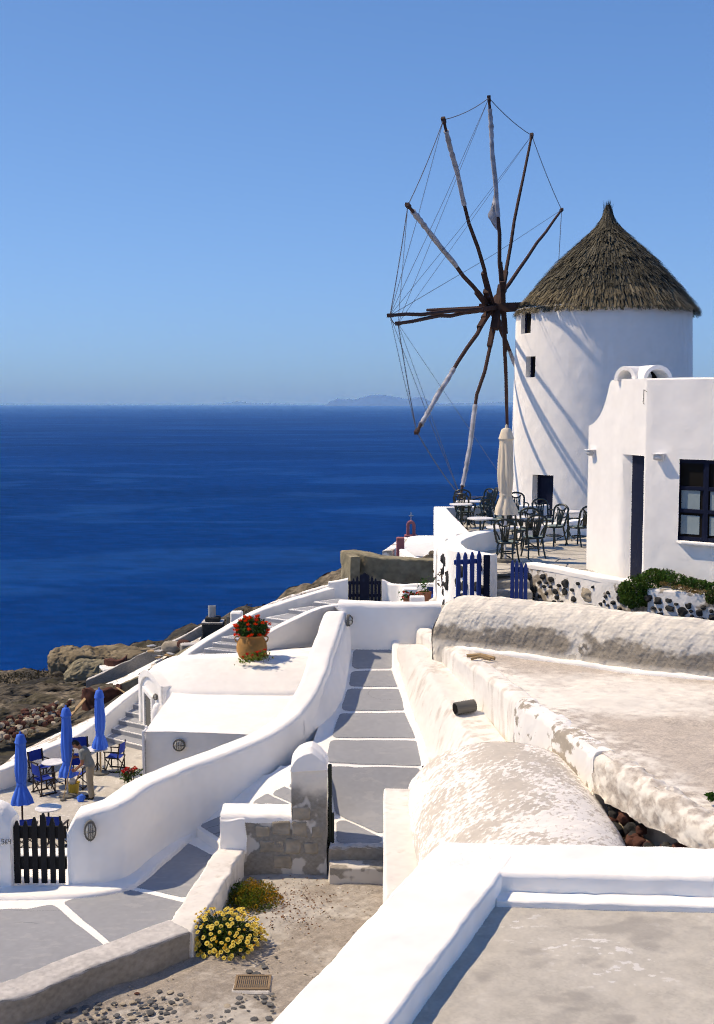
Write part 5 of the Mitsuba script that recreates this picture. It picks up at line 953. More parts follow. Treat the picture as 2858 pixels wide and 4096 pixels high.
tag(obj('red_wall', wall([(-12.079, 57.5, -13.119)[:2] + (-12.35, -14), (-11.393, 57, -12.918)[:2] + (-12.3, -14), (-11.09, 57, -12.743)[:2] + (-12.1, -14)], 0.4, r=0.04, step=0.1, amp=0.05, rows=0.2, seed=106), 'lava_red'), 'reddish broken wall under the pale slab', 'ruined wall')
cis = thing('round_stone_wall', 'round reddish stone cistern wall behind the furthest blue parasol', 'stone wall')
th_ = np.linspace(-2.9, 0.1, 16); cx0, cy0 = (-10.264, 47.5, -11.711)[:2]
obj('wall_body', wall([(cx0 + 0.68 * math.cos(t), cy0 + 0.62 * math.sin(t), (-10.15, 47, -11.318)[2] + 0.06 * math.sin(5 * t), -13.6) for t in th_], 0.22, r=0.04, step=0.08, amp=0.05, rows=0.12, freq=4, seed=107), 'lava_red', cis)
tag(obj('plank', beam((-11.278, 46, -12.262), (-10.796, 47, -11.696), 0.14, 0.05), 'pale_wood'), 'weathered plank leaning on the round red stone wall', 'plank')
tag(obj('plank', beam((-9.547, 47, -11.263), (-8.967, 46, -11.271), 0.05, 0.04), 'pale_wood'), 'thin broken stick right of the round red stone wall', 'plank')
rg = np.random.default_rng(71); n_ = 0
rub = 'rubble_pile'; labels[rub] = {'label': 'pile of loose red and brown volcanic stones beside the pale roof', 'category': 'rubble'}
for q in range(230):
    u = rg.random(); px = A((-12.802, 41.2, -11.873)) * (1 - u) + A((-11.073, 44.2, -11.884)) * u
    s = rg.uniform(0.06, 0.15); y = rg.uniform(-0.3, 1.6)
    obj('stone', stone((px[0] + rg.normal(0, 0.2), px[1] + y, px[2] + 0.05 + y * 0.22 + rg.uniform(-0.05, 0.15)), (s, s * 0.9, s * 0.75), q, rz=rg.uniform(0, 3), rough=0.35, sub=1), ('lava_red', 'lava_red', 'block_stone', 'tan_stone')[rg.integers(0, 4)], rub, smooth=30)
deb = thing('debris_heap', 'heap of broken planks and slabs on the ruin floor', 'debris')
for q in range(9):
    c = A((-8.447, 49.8, -10.753)) + (rg.normal(0, 0.5), rg.normal(0, 0.4), 0.12 + 0.04 * q)
    obj('board', cbox(c, (rg.uniform(0.3, 0.9), rg.uniform(0.12, 0.3), 0.05), 0.01, rg.uniform(0, 3)), ('pale_wood', 'concrete', 'metal')[q % 3], deb)
for px_, s_, lb in (((-7.247, 49.6, -10.029), 0.22, 'reddish loose stone on the ruin floor'), ((-7.846, 50.2, -10.303), 0.34, 'grey stone block on the long ruined wall')):
    tag(obj('loose_stone', stone(px_, (s_ * 1.3, s_, s_ * 0.8), 7), 'lava_red' if s_ < .3 else 'block_stone', smooth=30), lb, 'stone')
tag(obj('stone_trough', wob(cbox((-6.83, 49, -10.057), (0.9, 0.5, 0.35), 0.04, 0.35).subdivide_to_size(0.15), 0.03, 3), 'concrete'), 'grey stone trough at the upper end of the ruin', 'trough')
for px0_, px1_, lb in (((-13.985, 66, -14.831), (-14.068, 66, -13.949), 'thin bare stake standing on the rock outcrop'), ((-1.42, 52, -8.323), (-1.653, 52, -7.911), 'thin leaning stake beyond the staircase wall'),):
    tag(obj('stake', tube([px0_, px1_], 0.03, 5), 'bulkhead'), lb, 'stake')
# scrub on the slope: one mass of low grey-green tufts
rg = np.random.default_rng(77); cs_, ds_ = [], []
while len(cs_) < 5500:
    x, y = rg.uniform(-26, -6), rg.uniform(44, 70)
    if (y < 53 and x > -13.0) or y < 45: continue
    if meshkit.fbm(A([[x * 0.35, y * 0.35, 3.0]]), 3)[0] < 0.52: continue
    cs_.append((x + rg.normal(0, .1), y, 0)); ds_.append(rg.normal(0, 0.6, 3) + (0, 0, 0.8))
cs_ = A(cs_); cs_[:, 2] = np.nan_to_num(hill_z(cs_[:, 0], cs_[:, 1]), nan=-20) + rg.uniform(-0.02, 0.16, len(cs_))
V, F = leaves(cs_, A(ds_), 0.16, 0.5, rg); col = np.repeat(A([0.062, 0.054, 0.034])[None] * rg.uniform(0.5, 1.6, (len(cs_), 1)), 4, 0)
tag(obj('scrub', (V, F), 'leafy', smooth=False, color=col), 'dry low scrub scattered over the brown slope', 'scrub', kind='stuff')

# ---------------------------------------------------------------- furniture, as prototypes with parts
def make(parts): return [(n, mikit.ply(m, k, smooth=s)) for n, m, k, s in parts]
def put(name, proto, loc, rz, label, category, group=None, s=1.0):
    t = thing(name, label, category, group)
    tw = T().translate([float(x) for x in loc]).rotate([0, 0, 1], math.degrees(rz)).scale(s)
    for n, d in proto: scene[fresh(t + '__' + n)] = {**d, 'to_world': tw}
    return t
def cafe_chair():
    P = []; seat = lathe([(0, 0.455), (0.19, 0.46), (0.205, 0.45), (0.205, 0.44), (0, 0.435)], 24)
    P.append(('seat', seat, 'cushion', 40)); P.append(('seat_ring', tube([(0.215 * math.cos(a), 0.215 * math.sin(a), 0.435) for a in np.linspace(0, 2 * np.pi, 24, endpoint=False)], 0.022, 6, True), 'green_metal', True))
    for sx in (-1, 1):
        P.append(('leg', tube([(sx * 0.15, -0.15, 0.43), (sx * 0.17, -0.18, 0.2), (sx * 0.20, -0.22, 0.0)], [0.021, 0.019, 0.017], 6), 'green_metal', True))
        P.append(('leg', tube([(sx * 0.15, 0.15, 0.43), (sx * 0.165, 0.20, 0.2), (sx * 0.19, 0.27, 0.0)], [0.021, 0.019, 0.017], 6), 'green_metal', True))
    P.append(('stretcher', tube([(0.165 * math.cos(a), 0.175 * math.sin(a), 0.22) for a in np.linspace(0, 2 * np.pi, 18, endpoint=False)], 0.014, 5, True), 'green_metal', True))
    hoop = [(-0.18, 0.14, 0.44), (-0.205, 0.20, 0.62), (-0.215, 0.235, 0.78)] + [(-0.215 * math.cos(u), 0.245 + 0.02 * math.sin(u), 0.80 + 0.125 * math.sin(u)) for u in np.linspace(0.1, np.pi - 0.1, 11)] + [(0.215, 0.235, 0.78), (0.205, 0.20, 0.62), (0.18, 0.14, 0.44)]
    P.append(('back_hoop', tube(hoop, 0.024, 7), 'green_metal', True))
    P.append(('crest', tube([(-0.13, 0.262, 0.855), (-0.07, 0.262, 0.80), (0, 0.262, 0.785), (0.07, 0.262, 0.80), (0.13, 0.262, 0.855)], 0.020, 6), 'green_metal', True))
    for x in (-0.1, -0.05, 0.0, 0.05, 0.1):
        P.append(('back_slat', tube([(x * 0.45, 0.16, 0.45), (x * 0.7, 0.205, 0.62), (x * 1.1, 0.25, 0.80 + 0.2 * abs(x))], 0.016, 5), 'green_metal', True))
    for sx in (-1, 1): P.append(('arm', tube([(sx * 0.20, 0.21, 0.66), (sx * 0.26, 0.10, 0.665), (sx * 0.265, -0.06, 0.64), (sx * 0.24, -0.14, 0.55), (sx * 0.20, -0.13, 0.45)], 0.018, 6), 'green_metal', True))
    return make(P)
def cafe_table(d=0.7, base='green_metal', top='marble'):
    P = [('table_top', lathe([(0, 0.725), (d / 2 - 0.01, 0.725), (d / 2, 0.715), (d / 2, 0.70), (d / 2 - 0.01, 0.692), (0, 0.69)], 36), top, 40), ('column', tube([(0, 0, 0.05), (0, 0, 0.70)], 0.025, 8), base, True)]
    for q in range(3):
        a = q * 2.094 + 0.4; P.append(('foot', tube([(0, 0, 0.30), (0.10 * math.cos(a), 0.10 * math.sin(a), 0.10), (0.28 * math.cos(a), 0.28 * math.sin(a), 0.015)], 0.016, 6), base, True))
    return make(P)
def folding_chair():
    P = []
    for sx in (-1, 1):
        P.append(('back_post', beam((sx * 0.25, 0.20, 0.40), (sx * 0.25, 0.27, 0.90), 0.03, 0.045), 'chair_wood', False))
        P.append(('arm', beam((sx * 0.27, -0.24, 0.63), (sx * 0.27, 0.26, 0.635), 0.05, 0.025), 'chair_wood', False))
        P.append(('arm_post', beam((sx * 0.26, -0.20, 0.0), (sx * 0.26, -0.20, 0.62), 0.03, 0.03), 'chair_wood', False))
        P.append(('rear_post', beam((sx * 0.26, 0.22, 0.0), (sx * 0.26, 0.22, 0.45), 0.03, 0.03), 'chair_wood', False))
        P.append(('floor_rail', beam((sx * 0.26, -0.26, 0.02), (sx * 0.26, 0.28, 0.02), 0.03, 0.04), 'chair_wood', False))
        P.append(('seat_rail', beam((sx * 0.235, -0.22, 0.445), (sx * 0.235, 0.24, 0.43), 0.03, 0.035), 'chair_wood', False))
    for y in (-0.215, 0.235):
        P.append(('cross_leg', beam((-0.25, y, 0.03), (0.24, y, 0.43), 0.03, 0.02), 'chair_wood', False)); P.append(('cross_leg', beam((0.25, y + 0.022, 0.03), (-0.24, y + 0.022, 0.43), 0.03, 0.02), 'chair_wood', False))
    n = 7; u = np.linspace(-0.235, 0.235, n); V = []
    for y, z in ((-0.22, 0.455), (0.0, 0.445), (0.22, 0.44)): V += [(x, y, z - 0.035 * (1 - (x / 0.235) ** 2)) for x in u]
    F = [(r * n + k, r * n + k + 1, (r + 1) * n + k + 1, (r + 1) * n + k) for r in range(2) for k in range(n - 1)]
    P.append(('seat_canvas', (A(V), A(F)), 'canvas_blue', True)); V = []
    for y, z in ((0.245, 0.58), (0.26, 0.74), (0.275, 0.89)): V += [(x * 1.06, y + 0.035 * (1 - (x / 0.235) ** 2), z) for x in u]
    P.append(('back_canvas', (A(V), A(F)), 'canvas_blue', True))
    return make(P)
def parasol(H_, can, top_r, bot, m, pole_m, tie, flare, base=True, seed=0):
    npl = 8
    prof = [(0.02, 0), (top_r * 0.8, -0.03), (top_r * 1.0, -0.10), (top_r * 1.35, -0.24), (top_r * 1.12, -0.27), (top_r * 1.30, -can * 0.35), (top_r * 1.42, -can * 0.55), (top_r * 1.18, -can * tie + 0.08), (top_r * 0.95, -can * tie), (top_r * 1.15, -can * tie - 0.08), (flare * 0.9, -can + 0.14), (flare, -can), (flare * 0.75, -can + 0.03), (0.03, -can + 0.3)]
    pr_ = resample([(p_[0], p_[1], 0) for p_ in prof], 0.05, True)[:, :2]
    rg = np.random.default_rng(seed); ph = rg.uniform(0, 6, 3)
    def mod(R, Z, TH):
        k = np.clip((-Z - 0.1) / 0.5, 0, 1); r = R * (1 + k * (0.20 * np.abs(np.sin(TH * npl / 2 + 0.35 * np.sin(Z * 3 + ph[0]))) - 0.20 + 0.09 * np.sin(TH * 3 + Z * 2.5 + ph[1]))) ; return r
    P = [('pole', tube([(0, 0, 0.0), (0, 0, H_ - 0.02)], 0.026, 10), pole_m, True), ('canopy', moved(lathe(pr_, 64, mod), (0, 0, H_)), m, 50),
         ('tie', moved(lathe([(top_r * 1.05, 0.03), (top_r * 1.1, 0), (top_r * 1.05, -0.03)], 20), (0, 0, H_ - can * tie)), m, True), ('finial', moved(lathe([(0, 0.07), (0.025, 0.05), (0.03, 0.0), (0.02, -0.04)], 10), (0, 0, H_)), m, True)]
    if base: P.append(('base', lathe([(0, 0.07), (0.06, 0.07), (0.08, 0.06), (0.24, 0.05), (0.25, 0.0)], 24), 'bulkhead', 40))
    return make(P)
CH = cafe_chair(); TB = cafe_table(); TS = cafe_table(0.62)
def ground(px, z): return (px[0], px[1], z)
G1 = 'dark green cafe chairs on the mill terrace'
for (p_, rz, lab) in [
    ((3.2, 25.437, -3.4), 2.75, 'dark green cafe chair nearest the blue gate, back to the viewer'),
    ((3.892, 26.403, -3.4), 3.3, 'dark green cafe chair second from the blue gate, seen from behind'),
    ((3.71, 27.866, -3.4), 2.2, 'dark green cafe chair half hidden behind the nearest round table'),
    ((4.071, 28.214, -3.4), 3.0, 'dark green cafe chair in the middle of the crowded group'),
    ((4.727, 28.751, -3.4), -0.9, 'dark green cafe chair standing alone by the low back wall'),
    ((5.294, 28.57, -3.4), -2.5, 'dark green cafe chair closest to the house wall'),
    ((4.767, 30.39, -3.4), 0.4, 'dark green cafe chair behind the middle marble table'),
    ((3.454, 30.39, -3.4), 0.5, 'dark green cafe chair just left of the cream parasol'),
    ((3.754, 30.907, -3.4), -0.4, 'dark green cafe chair right behind the cream parasol'),
    ((2.945, 32.688, -3.4), 2.6, 'dark green cafe chair at the far left corner of the terrace'),
    ((3.039, 34.162, -3.4), 2.9, 'dark green cafe chair behind the corner chair on the left'),
    ((3.573, 34.162, -3.4), -1.0, 'dark green cafe chair against the sea with its back to the right'),
    ((3.756, 34.684, -3.4), -1.5, 'dark green cafe chair by the sea parapet beside the far tables'),
    ((4.378, 32.571, -3.4), 0.1, 'dark green cafe chair peeping over the table near the tower')]:
    put('cafe_chair', CH, p_, rz, lab, 'chair', G1, 1.04)
for (p_, pr_, lab) in [((3.157, 26.023, -3.4), TB, 'round marble topped table nearest the blue gate'), ((4, 28.302, -3.4), TB, 'round marble table in the middle of the chairs'), ((2.886, 28.039, -3.4), TS, 'round marble table behind the curved parapet'),
                       ((5.251, 29.791, -3.4), TB, 'round marble table at the right near the house'), ((3.065, 32.925, -3.4), TB, 'round white table further out against the sea'), ((2.776, 31.997, -3.4), TS, 'round white table in the left corner of the mill terrace')]:
    put('cafe_table', pr_, p_, 0.3, lab, 'table', 'round tables on the mill terrace')
put('parasol', parasol(2.88, 1.86, 0.125, 0, 'cream_canvas', 'white_metal', 0.77, 0.26, seed=2), (3.188, 25.727, -3.4), 0.4, 'closed cream parasol among the dark green cafe chairs', 'parasol')
put('parasol', parasol(2.6, 1.7, 0.12, 0, 'cream_canvas', 'white_metal', 0.77, 0.26, seed=3), ((5.67, 28.751, -3.4)[0], 27.4, -3.4), 0.0, 'closed cream parasol mostly hidden behind the white house', 'parasol')
put('parasol', parasol(2.35, 1.62, 0.09, 0, 'pale_canvas', 'white_metal', 0.80, 0.30, seed=4), ((2.282, 33, -4.871)[0], 33, (2.276, 33, -3.964)[2] - 2.35), 0.2, 'closed pale grey parasol in the courtyard below the terrace', 'parasol')
FC = folding_chair(); T2 = cafe_table(0.68, 'chair_wood')
G2 = 'blue canvas folding chairs on the lower terrace'
for (p_, rz, lab) in [
    ((-9.397, 34.917, -11.2), 0.9, 'blue folding chair against the outer wall left of the tall parasol'),
    ((-9.015, 33.849, -11.2), 2.3, 'blue folding chair in front, turned with its back to the viewer'),
    ((-8.505, 36.234, -11.2), 0.4, 'blue folding chair behind the bending man'),
    ((-8.201, 34.334, -11.2), -0.1, 'blue folding chair between the tall parasol and the bending man'),
    ((-7.429, 36.008, -11.2), -1.75, 'blue folding chair at the foot of the staircase'),
    ((-7.648, 29.612, -11.2), 3.0, 'blue folding chair just beyond the black picket gate'),
    ((-8.335, 29.398, -11.2), 3.3, 'blue folding chair half hidden by the left gate pickets')]:
    put('folding_chair', FC, p_, rz, lab, 'chair', G2)
for (p_, lab) in [((-7.919, 35.874, -11.2), 'round marble table beside the furthest blue parasol'), ((-8.908, 34.499, -11.2), 'round marble table behind the tall middle parasol'), ((-8.032, 30.498, -11.2), 'round marble table just beyond the black picket gate')]:
    put('cafe_table', T2, p_, 0.1, lab, 'table', 'round tables on the lower terrace')
for (p_, lab, sd) in [((-8.8, 30.794, -11.2), 'closed blue parasol nearest the black picket gate', 5), ((-8.27, 33.533, -11.2), 'closed blue parasol beside the bending man', 6), ((-7.777, 35.652, -11.2), 'closed blue parasol furthest back at the stair foot', 7)]:
    put('parasol', parasol(2.60, (1.86, 2.0, 1.80)[sd - 5], 0.118, 0, 'shade_blue', ('timber', 'metal', 'pale_wood')[sd - 5], (0.72, 0.80, 0.76)[sd - 5], (0.30, 0.25, 0.25)[sd - 5], seed=sd), p_, sd * 0.7, lab, 'parasol', 'closed blue parasols')

# ---------------------------------------------------------------- the man sweeping
def body_mesh(bones, joints, res=0.022, taubin=12):
    acc = None
    for a, b in bones:
        (pa, ra), (pb, rb) = joints[a], joints[b]
        sp = [m3.Manifold.sphere(r, 20).translate(tuple(float(x) for x in p)) for p, r in ((pa, ra), (pb, rb))]
        h = m3.Manifold.batch_hull(sp); acc = h if acc is None else acc + h
    m = tm(acc.refine_to_length(res)); m.merge_vertices()
    trimesh.smoothing.filter_taubin(m, lamb=0.5, nu=0.53, iterations=taubin); return m
man_ = thing('person', 'person in a grey tee shirt and beige trousers bending over a mop', 'person')
M0 = A((-7.586, 33.377, -11.2))
def W(d): return {k: (A(p) + M0, r) for k, (p, r) in d.items()}
J = W({'hipL': ((0.0, 0.09, 0.90), 0.10), 'hipR': ((0.02, -0.09, 0.90), 0.10), 'knL': ((-0.02, 0.11, 0.48), 0.062), 'knR': ((0.0, -0.10, 0.48), 0.062), 'anL': ((0.02, 0.12, 0.08), 0.042), 'anR': ((0.05, -0.11, 0.08), 0.042),
       'pel': ((0.0, 0, 0.97), 0.135), 'wai': ((-0.05, 0, 1.10), 0.125), 'che': ((-0.15, 0, 1.32), 0.145), 'shL': ((-0.20, 0.17, 1.40), 0.068), 'shR': ((-0.19, -0.17, 1.39), 0.068), 'nec': ((-0.26, 0, 1.46), 0.058), 'hd0': ((-0.33, 0, 1.52), 0.07),
       'elL': ((-0.26, 0.24, 1.14), 0.044), 'wrL': ((-0.40, 0.07, 1.18), 0.030), 'elR': ((-0.16, -0.23, 1.08), 0.044), 'wrR': ((-0.37, -0.12, 0.86), 0.030)})
skin_m = body_mesh([('nec', 'hd0'), ('che', 'nec'), ('shL', 'elL'), ('elL', 'wrL'), ('shR', 'elR'), ('elR', 'wrR'), ('che', 'shL'), ('che', 'shR')], J, 0.02, 8)
hd = trimesh.creation.icosphere(subdivisions=4); v = np.asarray(hd.vertices).copy()
v[:, 0] *= 1.0; v = v * A([0.098, 0.078, 0.118])                 # face looks to -x before tilting
jaw = np.clip(-v[:, 2] / 0.118, 0, 1); v[:, 1] *= 1 - 0.25 * jaw; v[:, 0] += 0.010 * jaw
def bump(v, c, r, h, d): 
    w = np.exp(-((v - A(c)) ** 2).sum(1) / r ** 2)[:, None]; return v + w * A(d) * h
v = bump(v, (-0.098, 0, -0.012), 0.020, 0.024, (-1, 0, -0.2)); v = bump(v, (-0.09, 0, -0.055), 0.022, 0.008, (-1, 0, 0))
for s in (-1, 1): v = bump(v, (-0.092, s * 0.032, 0.012), 0.014, 0.009, (1, 0, 0)); v = bump(v, (0.005, s * 0.078, -0.005), 0.018, 0.016, (0.2, s, 0))
ct, sn = math.cos(-0.62), math.sin(-0.62)
def tilt(v): return np.column_stack([v[:, 0] * ct - v[:, 2] * sn * -1 * -1, v[:, 1], v[:, 0] * sn + v[:, 2] * ct]) if False else np.column_stack([v[:, 0] * ct + v[:, 2] * sn, v[:, 1], -v[:, 0] * sn + v[:, 2] * ct])
HC = A([-0.385, 0, 1.565]) + M0
hd.vertices = tilt(v) + HC
def hand(wr, palm_dir, grip_c):
    wr, gc = A(wr), A(grip_c); d = gc - wr; d /= np.linalg.norm(d); up = A([0.15, 0, 1.0]); side = np.cross(d, up); side /= np.linalg.norm(side); up = np.cross(side, d)
    j = {'w': (wr, 0.027)}; b = []
    j['p0'] = (wr + d * 0.075 + up * 0.030, 0.015); j['p1'] = (wr + d * 0.075 - up * 0.035, 0.015); b += [('w', 'p0'), ('w', 'p1'), ('p0', 'p1')]
    for q, ln in enumerate((0.92, 1.0, 0.95, 0.8)):
        o = up * (0.033 - 0.022 * q); a0 = wr + d * 0.08 + o + side * 0.012; a1 = a0 + (d * 0.032 + side * 0.004) * ln; a2 = a1 + (-side * 0.028 + d * 0.004) * ln; a3 = a2 + (-d * 0.022 - side * 0.002) * ln
        for k_, (pp, rr) in enumerate(((a0, .0095), (a1, .009), (a2, .0085), (a3, .0075))): j[f'f{q}{k_}'] = (pp, rr)
        b += [(f'f{q}0', f'f{q}1'), (f'f{q}1', f'f{q}2'), (f'f{q}2', f'f{q}3')]
    t0 = wr + d * 0.03 + up * 0.03; t1 = t0 + d * 0.03 + up * 0.02 - side * 0.02; t2 = t1 + d * 0.025 - side * 0.012
    j['t0'], j['t1'], j['t2'] = (t0, 0.013), (t1, 0.0105), (t2, 0.009); b += [('w', 't0'), ('t0', 't1'), ('t1', 't2')]
    return body_mesh(b, j, 0.006, 3)
st_hi, st_lo = A([-0.44, 0.0, 1.42]) + M0, A([-0.72, -0.22, 0.0]) + M0
def on_stick(h): t = (h - st_lo[2] + M0[2]) ; f = (M0[2] + h - st_lo[2]) / (st_hi[2] - st_lo[2]); return st_lo + (st_hi - st_lo) * f
hU, hD = on_stick(1.20), on_stick(0.80)
handU = hand(J['wrL'][0], 0, hU); handD = hand(J['wrR'][0], 0, hD)
def tom(m): m = tm(m).copy(); m.merge_vertices(); return m
obj('body', cat([skin_m, hd, handU, handD]), 'skin', man_, smooth=50)
hv_ = v.copy(); hh = trimesh.creation.icosphere(subdivisions=4); keep = ((v[:, 2] > 0.030 + 0.25 * (v[:, 0] < -0.06) * 0.2) | (v[:, 0] > 0.012) & (v[:, 2] > -0.055))
fv = np.asarray(hh.faces); fk = keep[fv].all(1); hair = trimesh.Trimesh(tilt(v * 1.10 + 0.004 * (meshkit.noise(v * 120)[:, None] - 0.5)) + HC, fv[fk], process=False)
obj('hair', hair, 'hair', man_, smooth=50)
shirt = body_mesh([('pel', 'wai'), ('wai', 'che'), ('che', 'shL'), ('che', 'shR'), ('che', 'sn'), ('shL', 'slL'), ('shR', 'slR')], {**{k: (p, r + 0.014) for k, (p, r) in J.items()}, 'sn': (J['nec'][0] + A([0.03, 0, -0.03]), 0.07), 'slL': ((J['shL'][0] * 0.45 + J['elL'][0] * 0.55), 0.068), 'slR': ((J['shR'][0] * 0.45 + J['elR'][0] * 0.55), 0.068)}, 0.02, 8)
obj('shirt', wob(shirt, 0.010, 9), 'shirt', man_, smooth=60)
trs = body_mesh([('pel', 'hipL'), ('pel', 'hipR'), ('hipL', 'hipR'), ('hipL', 'knL'), ('hipR', 'knR'), ('knL', 'cuL'), ('knR', 'cuR')], {**{k: (p, r + 0.016) for k, (p, r) in J.items()}, 'cuL': (J['anL'][0] + A([0, 0, 0.02]), 0.068), 'cuR': (J['anR'][0] + A([0, 0, 0.02]), 0.068), 'pel': (J['pel'][0] - A([0, 0, 0.05]), 0.138)}, 0.02, 6)
obj('trousers', wob(trs, 0.010, 8), 'trousers', man_, smooth=60)
for k_ in ('anL', 'anR'):
    p_ = J[k_][0]; sj = {'a': (p_ + A([0.03, 0, -0.035]), 0.045), 'b': (p_ + A([-0.10, 0, -0.045]), 0.038), 'c': (p_ + A([-0.17, 0, -0.052]), 0.03)}
    obj('shoe', body_mesh([('a', 'b'), ('b', 'c')], sj, 0.02, 4), 'chair_wood', man_, smooth=60)
mp = thing('mop', 'long wooden mop handle held by the bending person', 'mop')
obj('handle', tube([st_hi, st_lo + (0, 0, 0.05)], 0.013, 8), 'pale_wood', mp)
obj('head', wob(stone(st_lo + (0, 0, 0.035), (0.09, 0.07, 0.04), 3), 0.01, 20), 'bulkhead', mp)
bk = thing('bucket', 'yellow plastic bucket at the feet of the bending person', 'bucket'); bc = A((-8.169, 33.809, -11.2))
obj('pail', moved(lathe([(0, 0.01), (0.14, 0.0), (0.155, 0.15), (0.175, 0.30), (0.188, 0.305), (0.188, 0.32), (0.168, 0.315), (0.13, 0.05), (0, 0.04)], 28), bc), 'bucket_yellow', bk, smooth=40)
obj('handle', tube([bc + A([0.178 * math.cos(u), 0.05, 0.30 + 0.05 - 0.09 * math.sin(u)]) for u in np.linspace(0, np.pi, 9)], 0.006, 5), 'bulkhead', bk)
obj('water', moved(lathe([(0, 0.24), (0.155, 0.24)], 20), bc), 'bulkhead', bk, smooth=False)
tag(obj('scrub_brush', cat([beam(bc + A([0.02, 0, 0.22]), bc + A([0.20, 0.0, 0.62]), 0.11, 0.03)]), 'pale_wood'), 'flat wooden board standing in the yellow bucket', 'board')
tag(obj('rag', wob(stone(bc + A([-0.02, -0.02, 0.36]), (0.09, 0.08, 0.14), 4, rough=0.4), 0.03, 12), 'pale_canvas', smooth=50), 'crumpled pale rag hanging over the yellow bucket', 'rag')
tag(obj('blue_cloth', wob(stone(A((-7.791, 33.108, -11.2)) + A([0, 0, 0.09]), (0.10, 0.09, 0.11), 8, rough=0.45), 0.03, 10), 'shade_blue', smooth=50), 'small crumpled blue cloth on the floor by the person', 'cloth')

# ---------------------------------------------------------------- plants and pots
def foliage(name, parent, pts, size, base, rg, width=0.45, spread=0.9):
    d = rg.normal(size=(len(pts), 3)) * spread; d[:, 2] += 0.5
    V, F = leaves(pts, d, size, width, rg)
    c = A(base)[None] * rg.uniform(0.45, 1.7, (len(pts), 1)) * (1 + rg.normal(0, 0.12, (len(pts), 3)))
    return obj(name, (V, F), 'leafy', parent, smooth=False, color=np.repeat(np.clip(c, 0.003, 1), 4, 0))
def stems(ends, root, r, n=4):
    return cat([tube([root + (A(e) - root) * A([f * 0.5 + 0.2 * f, f * 0.5 + 0.2 * f, f]) if f < 1 else e for f in (0.0, 0.5, 1.0)], r, n) for e in ends])
rg = np.random.default_rng(91)
def head(center, r, n, rg, petal_c, s):
    a = []; col = []
    p = rg.normal(size=(n, 3)); p /= np.linalg.norm(p, axis=1, keepdims=True); p = p * r * rg.uniform(0.5, 1, (n, 1)); p[:, 2] *= 0.7
    V, F = leaves(A(center) + p, p + rg.normal(0, 0.3 * r, (n, 3)), s, 0.9, rg, 0.1)
    c = A(petal_c)[None] * rg.uniform(0.6, 1.3, (n, 1)); return V, F, np.repeat(c, 4, 0)
pot = thing('geranium_pot', 'big ochre clay jar with handles full of red geraniums', 'flower pot')
gc = A((-3.567, 40.2, -8.619)); gz0 = gc[2] - 0.05
pr_ = [(0.0, 0), (0.33, 0.0), (0.44, 0.12), (0.515, 0.34), (0.52, 0.48), (0.505, 0.50), (0.51, 0.52), (0.47, 0.66), (0.40, 0.78), (0.395, 0.80), (0.44, 0.83), (0.445, 0.86), (0.38, 0.87), (0.36, 0.80), (0, 0.78)]
obj('jar', wob(moved(lathe(pr_, 48), (gc[0], gc[1], gz0)), 0.006, 4), 'pithos_clay', pot, smooth=40)
for z in (0.30, 0.36, 0.585): obj('ridge', tube([(gc[0] + (0.512 if z < .5 else 0.495) * math.cos(a), gc[1] + (0.512 if z < .5 else 0.495) * math.sin(a), gz0 + z) for a in np.linspace(0, 2 * np.pi, 40, endpoint=False)], 0.008, 5, True), 'pithos_clay', pot)
for a in (-0.12, -1.75, 3.3, 1.6):
    R0 = lambda r, z: (gc[0] + r * math.cos(a), gc[1] + r * math.sin(a), gz0 + z)
    obj('handle', tube([R0(0.42, 0.80), R0(0.52, 0.82), R0(0.57, 0.76), R0(0.54, 0.66), R0(0.48, 0.62)], 0.024, 7), 'pithos_clay', pot)
pl = thing('geranium', 'bushy geranium with bright red flowers growing in the big clay jar', 'plant')
def plant_flowers(par, heads, r, s, colr, n=26):
    for h in heads:
        V, F, c = head(h, r, n, rg, colr, s); obj('flower', (V, F), 'petal', par, smooth=False, color=c)
n = 1500; q = rg.normal(size=(n, 3)); q /= np.linalg.norm(q, axis=1, keepdims=True); q = q * rg.uniform(0.35, 1, (n, 1)) ** 0.6 * A([0.56, 0.5, 0.36])
foliage('foliage', pl, q + A([gc[0], gc[1], gz0 + 1.10]), 0.11, (0.045, 0.095, 0.022), rg, 0.8)
root = A([gc[0], gc[1], gz0 + 0.8]); hs_ = []
for q in range(34):
    a = rg.uniform(0, 6.28); e = rg.uniform(-0.55, 1.3); d = A([math.cos(a) * math.cos(e), -abs(math.sin(a)) * math.cos(e) if rg.random() < 0.8 else math.sin(a) * math.cos(e), math.sin(e)]); hs_.append(A([gc[0], gc[1], gz0 + 1.10]) + d * A([0.60, 0.54, 0.42]) * rg.uniform(0.95, 1.1))
obj('stem', stems(hs_, root, 0.008), 'dark_green', pl, kind='stuff')
plant_flowers(pl, hs_, 0.068, 0.055, (0.72, 0.045, 0.006))
low = thing('geranium', 'low red geranium creeping along the roof edge below the clay jar', 'plant')
lo_c = [(-3.792, 39.4, -8.417), (-3.634, 39.3, -8.276), (-3.472, 39.3, -8.336), (-3.353, 39.3, -8.231), (-3.235, 39.3, -8.201), (-3.295, 39.3, -8.336), (-3.042, 39.3, -8.141), (-3.029, 39.3, -8.291), (-3.147, 39.3, -8.336)]
pts = np.vstack([A(c)[None] + rg.normal(0, 1, (40, 3)) * (0.10, 0.08, 0.06) - (0, 0, 0.10) for c in lo_c]); foliage('foliage', low, pts, 0.09, (0.12, 0.17, 0.03), rg, 0.7)
plant_flowers(low, lo_c, 0.06, 0.05, (0.60, 0.02, 0.012))
gr3 = thing('geranium', 'small red geranium clump on the lower terrace floor', 'plant')
